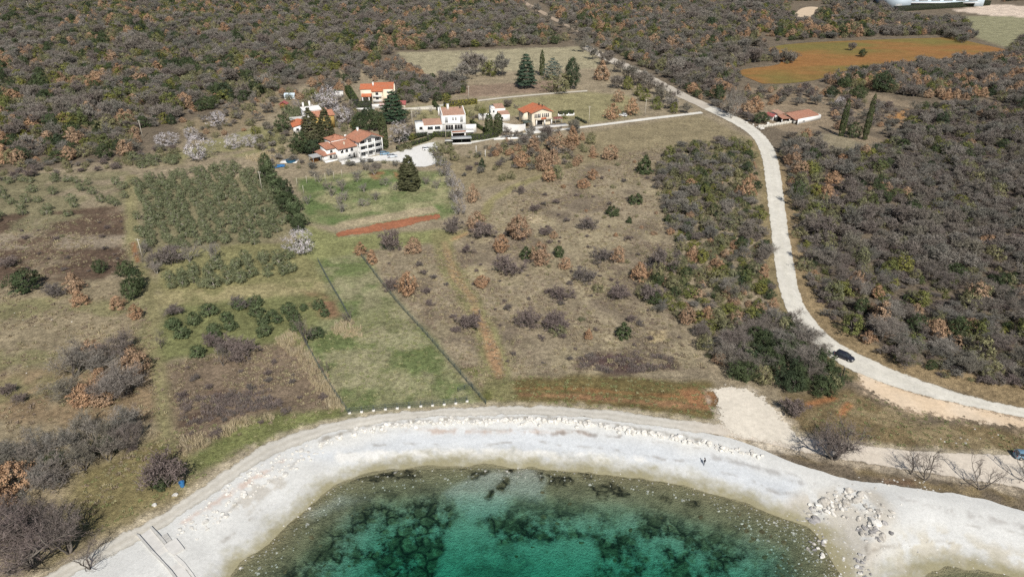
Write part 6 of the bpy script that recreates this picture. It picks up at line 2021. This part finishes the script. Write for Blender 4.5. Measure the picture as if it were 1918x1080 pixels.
# ------------------------------------------------------------------ cars
def car(label, px, py, rot, paint_, L=4.3, W=1.78, Hc=1.48, group=None, kindn='hatch'):
    p = at(px, py)
    o = empty('parked_car' if group else 'car', (p[0], p[1], p[2] + .12), math.radians(rot), label, 'car', group)
    hw = W / 2
    # side outline of the lower body from tail (-) to nose (+), with two wheel arches
    xs = np.linspace(-L / 2, L / 2, 25)
    top = np.interp(xs / (L / 2), [-1, -.93, -.55, .35, .8, .96, 1], [.70, .92, .95, .95, .80, .68, .50])
    bot = np.full_like(xs, .22)
    for wx in (-.31 * L, .30 * L):
        d = np.abs(xs - wx)
        bot = np.where(d < .40, np.maximum(bot, np.sqrt(np.maximum(0, .40 ** 2 - d ** 2)) + .27), bot)
    hwx = hw * np.interp(np.abs(xs) / (L / 2), [0, .8, .95, 1], [1, .98, .9, .78])
    prof = np.stack([np.stack([xs, -hwx, bot], 1), np.stack([xs, -hwx * 1.0, (bot + top) / 2], 1), np.stack([xs, -hwx * .96, top - .06], 1), np.stack([xs, -hwx * .86, top], 1), np.stack([xs, 0 * xs, top + .02], 1),
                     np.stack([xs, hwx * .86, top], 1), np.stack([xs, hwx * .96, top - .06], 1), np.stack([xs, hwx, (bot + top) / 2], 1), np.stack([xs, hwx, bot], 1)], 1)
    n, k = prof.shape[:2]
    idx = np.arange(n * k).reshape(n, k)
    F = np.stack([idx[:-1, :-1], idx[1:, :-1], idx[1:, 1:], idx[:-1, 1:]], -1).reshape(-1, 4)
    mb = MB().add(prof.reshape(-1, 3), F)
    for e in (0, n - 1):
        r = idx[e]
        q = [(r[0], r[1], r[7], r[8]), (r[1], r[2], r[6], r[7]), (r[2], r[3], r[5], r[6])]
        mb.add(prof.reshape(-1, 3), q if e == 0 else [a[::-1] for a in q])
    body = mb.obj('body', M[paint_], o, smooth=False)

    def frustum(x0, x1, y, z0, X0, X1, Y, Z1):
        V = [(x0, -y, z0), (x1, -y, z0), (x1, y, z0), (x0, y, z0), (X0, -Y, Z1), (X1, -Y, Z1), (X1, Y, Z1), (X0, Y, Z1)]
        return MB().add(V, [(4, 5, 6, 7), (0, 1, 5, 4), (1, 2, 6, 5), (2, 3, 7, 6), (3, 0, 4, 7)])
    tail = -.95 if kindn == 'hatch' else -.72
    frustum(tail * L / 2, .36 * L / 2 + .25, hw * .88, .94, (tail + .16) * L / 2, .12 * L / 2, hw * .70, Hc - .05).obj('windows', M['glass'], o)
    frustum((tail + .15) * L / 2, .13 * L / 2, hw * .72, Hc - .07, (tail + .2) * L / 2, .07 * L / 2, hw * .66, Hc).obj('roof', M[paint_], o)
    mb = MB()
    for sy in (-1, 1):
        for xa, xb in ((.36 * L / 2 + .27, .12 * L / 2 + .02), (-.25, -.22), (tail * L / 2 - .0, (tail + .16) * L / 2)):
            y0_, y1_ = sy * hw * .885, sy * hw * .71
            mb.tube([(xa, y0_, .94), (xb, y1_, Hc - .05)], .035, 4)
    mb.obj('pillars', M[paint_], o)
    for wx in (-.31 * L, .30 * L):
        for sy in (-1, 1):
            w_ = MB()
            w_.tube([(wx, sy * (hw - .20), .31), (wx, sy * (hw + .005), .31)], .31, 16)
            w_.tube([(wx, sy * (hw - .02), .31), (wx, sy * (hw + .004), .31)], [.31, .19], 16)
            wh = w_.obj('wheel', M['tyre'], o)
            MB().tube([(wx, sy * (hw - .05), .31), (wx, sy * (hw + .0), .31), (wx, sy * (hw + .01), .31)], [.19, .19, .02], 14).obj('rim', M['metal'], wh)
    for sy in (-1, 1):
        MB().box(L / 2 - .22, L / 2 - .03, sy * hw * .72 - .16, sy * hw * .72 + .16, .60, .72).obj('headlight', M['lamp_glass'], o)
        MB().box(-L / 2 + .02, -L / 2 + .12, sy * hw * .74 - .12, sy * hw * .74 + .12, .66, .86).obj('tail_light', M['red_sheet'], o)
        MB().box(.40 * L / 2 - .05, .40 * L / 2 + .12, sy * (hw + .09) - .09, sy * (hw + .09) + .09, .92, 1.05).obj('mirror', M[paint_], o)
    return o


car('black car driving around the bend of the pale road', 1581, 671, -47, 'black_paint', 4.3)
car('blue grey car at the right edge of the sandy track', 1921, 858, -8, 'blue_paint', 4.2)
car('silver car in front of the hotel, nearer the camera', 735, 295, 12, 'silver_paint', 4.4, group='cars parked beside the hotel')
car('grey car parked closest to the hotel wall', 721, 290, 14, 'blue_paint', 4.3, group='cars parked beside the hotel')
car('white car parked alone near the end of the white yard', 800, 281, 20, 'white_paint', 4.2)
car('small white car on the grass between two russet oaks', 1167, 218, 150, 'white_paint', 4.0)


# ------------------------------------------------------------------ a person on the beach
def person(px, py, label):
    p = at(px, py)
    me = bpy.data.meshes.new('person')
    J = [(0, 0, .92), (0, .02, 1.12), (0, .05, 1.32), (0, .07, 1.45), (0, .09, 1.56), (0, .10, 1.70),
         (-.09, 0, .88), (-.11, -.06, .48), (-.11, .02, .08), (-.11, -.12, .04), (.09, 0, .88), (.11, .10, .48), (.11, .18, .08), (.11, .06, .04),
         (-.17, .06, 1.38), (-.27, .0, 1.12), (-.25, -.12, .90), (.17, .06, 1.38), (.28, .05, 1.12), (.26, -.08, .90)]
    E_ = [(0, 1), (1, 2), (2, 3), (3, 4), (4, 5), (0, 6), (6, 7), (7, 8), (8, 9), (0, 10), (10, 11), (11, 12), (12, 13), (2, 14), (14, 15), (15, 16), (2, 17), (17, 18), (18, 19)]
    R_ = [.15, .14, .155, .06, .085, .09, .095, .062, .045, .04, .095, .062, .045, .04, .06, .045, .035, .06, .045, .035]
    me.from_pydata(J, E_, [])
    o = bpy.data.objects.new('person', me)
    COL.objects.link(o)
    md = o.modifiers.new('skin', 'SKIN')
    for v_, r in zip(me.skin_vertices[0].data, R_):
        v_.radius = (r, r * .85)
    me.skin_vertices[0].data[0].use_root = True
    sb = o.modifiers.new('smooth', 'SUBSURF')
    sb.levels = sb.render_levels = 1
    dg = bpy.context.evaluated_depsgraph_get()
    ev = bpy.data.meshes.new_from_object(o.evaluated_get(dg))
    o.modifiers.clear()
    o.data = ev
    ev.materials.clear()
    for mt in (simple('skin', (.52, .33, .24), .6, .05), simple('jacket', (.02, .02, .025), .8, .2), simple('jeans', (.12, .13, .15), .85, .2)):
        ev.materials.append(mt)
    for f in ev.polygons:
        z = f.center[2]
        f.material_index = 2 if z < .95 and abs(f.center[0]) < .2 else (1 if z < 1.47 else 0)
        f.use_smooth = True
    tag(o, label, 'person')
    o.location = p
    o.rotation_euler = (0, 0, math.radians(35))
    mb = MB()
    rs_ = RS(2)
    u = rs_.normal(size=(300, 3))
    u /= np.linalg.norm(u, axis=1)[:, None]
    u = u[(u[:, 2] > -.2)]
    c_ = np.array([0, .12, 1.68]) + u * np.array([.105, .12, .13])
    mb.leaves(c_, u, .09, .12, rs_.rand(len(c_)), rs_)
    mb.obj('hair', M['black_paint'], o)


person(1319, 871, 'person in dark jacket and jeans walking on the white beach')


# ------------------------------------------------------------------ poles, stakes, fences
def pole(px, py, hpx, label, arm=True, group='utility poles', r=.12, name='utility_pole', cat='pole', mat='pole_wood'):
    p = at(px, py)
    H_ = hpx / ppm_v(p)
    o = empty(name, tuple(p), RS(int(px)).uniform(-.4, .4), label, cat, group)
    MB().tube([(0, 0, -.4), (0, 0, H_ * .5), (0, 0, H_)], [r * 1.25, r, r * .8], 8, cap=True).obj('shaft', M[mat], o)
    if arm:
        MB().box(-.7, .7, -.06, .06, H_ - .55, H_ - .42).obj('crossarm', M[mat], o)
        for x in (-.6, 0, .6):
            MB().tube([(x, 0, H_ - .42), (x, 0, H_ - .2)], [.05, .035], 6).obj('insulator', M['white_paint'], o)


for x, y, hp, lb in ((268, 259, 33, 'pale utility pole at the wood edge left of the blossom trees'), (103, 256, 27, 'utility pole standing inside the left wood'), (57, 26, 22, 'distant utility pole at the top left'),
                     (267, 482, 36, 'utility pole beside the grove corner and strip path'), (773, 240, 32, 'utility pole on the grass left of the villa'), (835, 260, 28, 'utility pole directly in front of the villa'),
                     (878, 187, 25, 'utility pole above the yellow hedge'), (1053, 172, 22, 'utility pole beside the dark round pine'), (1103, 232, 32, 'utility pole at the left of the access lane lawn'),
                     (1208, 218, 31, 'utility pole above the access lane by the yellow bushes'), (491, 357, 36, 'thin pole at the top of the dark belt')):
    pole(x, y, hp, lb)
STK = [(557, 348), (575, 344), (591, 341), (610, 339), (626, 337), (641, 333), (569, 362)]
for (x, y), r in zip(STK, ranks(STK)):
    pole(x, y, 15, 'pale wooden stake in the green orchard' + r, False, 'stakes in the green orchard', .09, 'stake', 'stake')
for x, y, lb in ((892, 286, 'white T shaped post on the slope, upper one'), (909, 294, 'white T shaped post on the slope, lower one')):
    pole(x, y, 13, lb, False, 'T posts on the slope', .12, 'post', 'post', 'white_paint')
for (x, y), lb in zip([(1570, 711), (1577, 702)], ('dark wooden post at the road edge, left one', 'dark wooden post at the road edge, right one')):
    pole(x, y + 6, 20, lb, False, 'dark posts at the road', .14, 'post', 'post', 'dark')


def fence(label, pts, hgt, step, group=None, foot=False, net=.3, wire='wire', wr=.028):
    W_ = resample(np.array([at(*q) for q in pts]), 200)
    d = np.concatenate([[0], np.cumsum(np.linalg.norm(np.diff(W_, axis=0), axis=1))])
    n = max(2, int(round(d[-1] / step)) + 1)
    P_ = np.stack([np.interp(np.linspace(0, d[-1], n), d, W_[:, k]) for k in range(3)], 1)
    P_[:, 2] = height(P_[:, 0], P_[:, 1])
    o = empty('fence', tuple(P_[0]), 0, label, 'fence', group)
    for p in P_:
        q = p - P_[0]
        po = MB().tube([q + [0, 0, -.2], q + [0, 0, hgt]], [.07, .06], 6, cap=True).obj('post', M['dark_metal'], o)
        if foot:
            MB().box(q[0] - .28, q[0] + .28, q[1] - .28, q[1] + .28, q[2] - .1, q[2] + .34).obj('footing', M['boulder'], po)
    for a, b_ in zip(P_[:-1], P_[1:]):
        a, b_ = a - P_[0], b_ - P_[0]
        mb = MB()
        for z in (.05, hgt * .5, hgt - .04):
            mb.tube([a + [0, 0, z], b_ + [0, 0, z]], wr, 3)
        L = np.linalg.norm(b_ - a)
        k = int(L / net)
        for i in range(-int(hgt / net), k):
            for sg in (0, 1):
                t0, t1 = i * net / L, (i * net + hgt) / L
                z0, z1 = (0.05, hgt - .05) if sg == 0 else (hgt - .05, .05)
                c0, c1 = max(0, t0), min(1, t1)
                if c1 <= c0:
                    continue
                f0, f1 = (c0 - t0) / (t1 - t0), (c1 - t0) / (t1 - t0)
                mb.tube([a + (b_ - a) * c0 + [0, 0, z0 + (z1 - z0) * f0], a + (b_ - a) * c1 + [0, 0, z0 + (z1 - z0) * f1]], wr * .38, 3)
        mb.obj('wire_mesh', M[wire], o)


fence('wire fence with white concrete feet along the beach track', [(655, 774), (750, 764), (850, 757), (875, 752)], 1.5, 2.45, 'wire fences', True)
fence('long dark wire fence between lawn and dry meadow', [(672, 474), (735, 558), (790, 618), (850, 687), (910, 757)], 1.4, 3.0, 'wire fences', net=.3, wr=.026)
fence('dark wire fence above the lawn beside the lower orchard plot', [(596, 490), (618, 532), (642, 572), (658, 604)], 1.4, 2.8, 'wire fences', net=.3, wr=.026)
fence('dark wire fence between lawn and dry reeds', [(566, 628), (582, 662), (612, 715), (653, 775)], 1.4, 2.6, 'wire fences', net=.3, wr=.026)
fence('short cross fence at the lower corner of the lawn', [(858, 733), (884, 724)], 1.3, 2.0, 'wire fences')


# ------------------------------------------------------------------ boulders, rocks, pier
def boulder_mesh(seed, mat, flat=.75, sharp=.35, name='boulder'):
    rs = RS(seed)
    import bmesh
    bm = bmesh.new()
    bmesh.ops.create_icosphere(bm, subdivisions=2, radius=.5)
    pl = [(v_ / np.linalg.norm(v_), rs.uniform(.2, .40)) for v_ in rs.normal(size=(8, 3))]
    for v_ in bm.verts:
        c = np.array(v_.co)
        for nrm, d in pl:                       # cut flat facets
            e = c.dot(nrm) - d
            if e > 0:
                c = c - nrm * e
        c += rs.normal(0, .015, 3)
        v_.co = c * [1, rs.uniform(.98, 1.02), flat]
    me = bpy.data.meshes.new(name)
    bm.to_mesh(me)
    bm.free()
    me.materials.append(M[mat])
    return me


BO = [boulder_mesh(i, 'boulder', .8) for i in range(6)]
RO = [boulder_mesh(i + 20, 'rock', .6) for i in range(6)]
SL = [boulder_mesh(i + 40, 'slab', .45) for i in range(4)]
WR = [boulder_mesh(i + 60, 'wet_rock', .35) for i in range(4)]
PB = [boulder_mesh(i + 80, 'pebble', .6) for i in range(4)]


def stone(me, p, s, rs, label, group, name='boulder', sink=.15, sx=1.0):
    o = link(name, me, None, (p[0], p[1], p[2] + s * (.3 - sink)), (rs.normal(0, .15), rs.normal(0, .15), rs.uniform(0, 6.28)))
    o.scale = (s * sx * rs.uniform(.8, 1.25), s * rs.uniform(.8, 1.1), s * rs.uniform(.75, 1.1))
    return tag(o, label, 'boulder' if name == 'boulder' else 'rock', group)


BLINE = [(600, 830), (680, 805), (770, 793), (860, 788), (960, 786), (1060, 788), (1140, 799), (1230, 813), (1300, 826), (1375, 842), (1425, 853)]
Lw = resample(np.array([at(*q) for q in BLINE]), 400)
d = np.concatenate([[0], np.cumsum(np.linalg.norm(np.diff(Lw, axis=0), axis=1))])
rs = RS(900)
t = 0
while t < d[-1]:
    fr_ = t / d[-1]
    dens = np.interp(fr_, [0, .15, .3, .8, .9, 1], [.5, .7, 1, 1, .9, .8])
    for k in range(2):
        if rs.rand() > dens:
            continue
        p = np.array([np.interp(t, d, Lw[:, j]) for j in range(3)]) + np.array([rs.normal(0, .25), rs.normal(0, .32) - .45 * k, 0])
        p[2] = float(height(p[0], p[1]))
        stone(BO[rs.randint(6)], p, rs.uniform(.65, 1.45) * (1 if k == 0 else .75), rs, 'white boulder in the row between gravel track and beach', 'white boulders along the gravel track')
    t += rs.uniform(.5, .9)
# pale stones at the left bank
rs = RS(901)
P = scatter_pts([(350, 960), (430, 905), (500, 858), (590, 824), (610, 838), (540, 880), (470, 925), (410, 970), (360, 1010), (330, 1000)], .8, 902, .5)
P = P[rs.rand(len(P)) < .55]
n = len(P)
W = rs.uniform(.25, .8, n) * np.where(rs.rand(n) < .12, 1.6, 1)
P[:, 2] += W * .1
gn_scatter('stone_rubble', 'white stone rubble covering the bank below the track', BO, P, W, W * .75, rs.randint(0, 6, n), rs.uniform(0, 6.28, n))
P = np.vstack([scatter_pts([(1440, 955), (1500, 940), (1570, 905), (1650, 930), (1680, 985), (1650, 1080), (1560, 1085), (1520, 1020)], .75, 903, .5), scatter_pts([(1600, 890), (1720, 895), (1780, 915), (1740, 925), (1640, 912)], 1.0, 904, .5),
               scatter_pts([(600, 915), (650, 885), (700, 868), (800, 858), (1000, 858), (1200, 874), (1320, 902), (1300, 925), (1180, 900), (1000, 884), (800, 890), (700, 905), (640, 930)], 1.1, 905, .5), scatter_pts([(1310, 905), (1400, 930), (1470, 955), (1530, 975), (1580, 1050), (1600, 1100), (1480, 1100), (1440, 1010), (1370, 960)], .85, 915, .5), scatter_pts([(1660, 1000), (1740, 995), (1900, 1050), (1900, 1085), (1700, 1085)], 1.5, 906, .5),
               scatter_pts([(430, 1050), (500, 990), (560, 935), (620, 890), (650, 905), (580, 975), (500, 1060)], .95, 907, .5), scatter_pts([(1700, 840), (1850, 790), (1900, 830), (1760, 845)], 2.2, 908, .5), scatter_pts([(0, 580), (60, 560), (150, 600), (100, 640), (0, 620)], 6, 909, .5), scatter_pts([(0, 690), (60, 680), (60, 700), (0, 705)], 3, 910, .5)])
P = P[rs.rand(len(P)) < .7]
n = len(P)
W = rs.uniform(.15, .5, n) * np.where(rs.rand(n) < .1, 1.7, 1)
gn_scatter('loose_stones', 'pale loose stones strewn over shore and verges', PB, P, W, W * .7, rs.randint(0, 4, n), rs.uniform(0, 6.28, n))
# rock outcrops on the beach
CL = [((1528, 962), 12, 22, 10, 'grey rock of the outcrop at the waterline', 1), ((1560, 950), 26, 30, 14, 'grey rock of the left outcrop on the beach', 0), ((1590, 930), 26, 30, 16, 'pale rock at the upper end of the left outcrop', 0),
      ((1640, 965), 24, 28, 20, 'pale rock of the right outcrop on the beach', 0), ((1625, 985), 14, 22, 14, 'tilted grey slab of the right outcrop', 1), ((1640, 1000), 14, 20, 14, 'dark slab below the right outcrop', 1),
      ((1616, 1060), 16, 16, 22, 'dark cracked slab at the tip of the spit', 1), ((1533, 1018), 10, 14, 20, 'broken slab on the left side of the spit', 1)]
for (cx, cy), n, sx_, sy_, lb, ty in CL:
    for i in range(int(n * 1.5)):
        x, y = cx + rs.normal(0, sx_ * .62), cy + rs.normal(0, sy_ * .62)
        p = at(x, y)
        p[2] = max(p[2], -.2)
        stone((SL if ty and rs.rand() < .6 else (BO if rs.rand() < .45 else RO))[rs.randint(4)], p, rs.uniform(.3, .95) * (1.9 if rs.rand() < .14 else 1), rs, lb, 'rocks of the beach outcrops', 'rock', .22, 1.35)
# single stones on the grass by the track
for x, y, lb in ((289, 947, 'pale round stone at the grass edge of the track, lower one'), (328, 928, 'pale stone at the grass edge of the track, upper one')):
    stone(BO[1], at(x, y), 1.0, rs, lb, None)
RUB = [(1398, 231), (1404, 226), (1411, 235), (1418, 240), (1427, 243), (1423, 237), (1433, 238), (1438, 234)]
for (x, y), r in zip(RUB, ranks(RUB)):
    stone(BO[rs.randint(6)], at(x, y), rs.uniform(1.2, 2.2), rs, 'white ornamental rock between road and farm wall' + r, 'white rocks at the farm gate', sink=.05)
# rocks under water
P = []
for px, k in ROCKS:
    q = scatter_pts([(a, min(b2, 1130)) for a, b2 in px], 2.2, len(P) + 950, .5)
    P.append(q[rs.rand(len(q)) < (.35 if k >= .75 else .06)])
q = scatter_pts([(1380, 940), (1440, 968), (1500, 1005), (1540, 1075), (1480, 1080), (1420, 1010)], 1.3, 990, .5)
P = np.vstack(P + [q[rs.rand(len(q)) < .6]])
n = len(P)
W = rs.uniform(.3, 1.5, n)
P[:, 2] -= .05
gn_scatter('sunken_rocks', 'brown algae covered rocks lying under the clear water', WR, P, W, W * rs.uniform(.3, .6, n), rs.randint(0, 4, n), rs.uniform(0, 6.28, n))

# the concrete slipway
h = House('slipway', 'pale concrete slipway with steps and side platform at the lower left shore', 'slipway', 262, 1000, 0)
o_ = np.array(h.o.location)


def lane(name, mat, A_px, B_px, th, parent=None, z=None):
    A = np.array([at(*q) for q in A_px])
    Bq = np.array([at(*q) for q in B_px])
    for a in (A, Bq):
        a[:, 2] = np.maximum(a[:, 2], .12) + .12
    n = len(A)
    V = []
    for a, b_ in zip(A, Bq):
        for q, z_ in ((a, th), (b_, th), (b_, -1.2), (a, -1.2)):
            V.append(tuple(q - o_ + [0, 0, z_]))
    F = []
    for i in range(n - 1):
        k = i * 4
        for a, b_ in ((0, 1), (1, 2), (3, 0)):
            F.append((k + a, k + b_, k + 4 + b_, k + 4 + a))
    F += [(3, 2, 1, 0), tuple((n - 1) * 4 + i for i in range(4))]
    return link(name, poly_mesh(name, V, F, M[mat]), parent or h.o)


lane('deck', 'concrete', [(262, 1004), (290, 1036), (322, 1070), (345, 1100)], [(282, 990), (309, 1022), (345, 1062), (372, 1100)], .0)
lane('side_wall', 'grey_wall', [(256, 1002), (284, 1035), (316, 1068), (338, 1100)], [(262, 1004), (290, 1036), (322, 1070), (345, 1100)], .35)
lane('side_wall', 'grey_wall', [(281, 989), (300, 1010), (309, 1021)], [(285, 988), (304, 1008), (313, 1019)], .35)
lane('platform', 'concrete', [(308, 1023), (318, 1036), (326, 1041)], [(331, 1010), (340, 1021), (346, 1029)], .25)
lane('quay', 'concrete', [(326, 1044), (340, 1058), (358, 1075), (372, 1100)], [(330, 1040), (346, 1054), (362, 1075), (378, 1100)], .12)
for i in range(4):
    lane('step', 'grey_wall', [(303 + i * 3, 1007 + i * 4 - 1), (306 + i * 3, 1010 + i * 4 - 1)], [(313 + i * 3, 1001 + i * 4 - 1), (316 + i * 3, 1004 + i * 4 - 1)], .18 - i * .03)
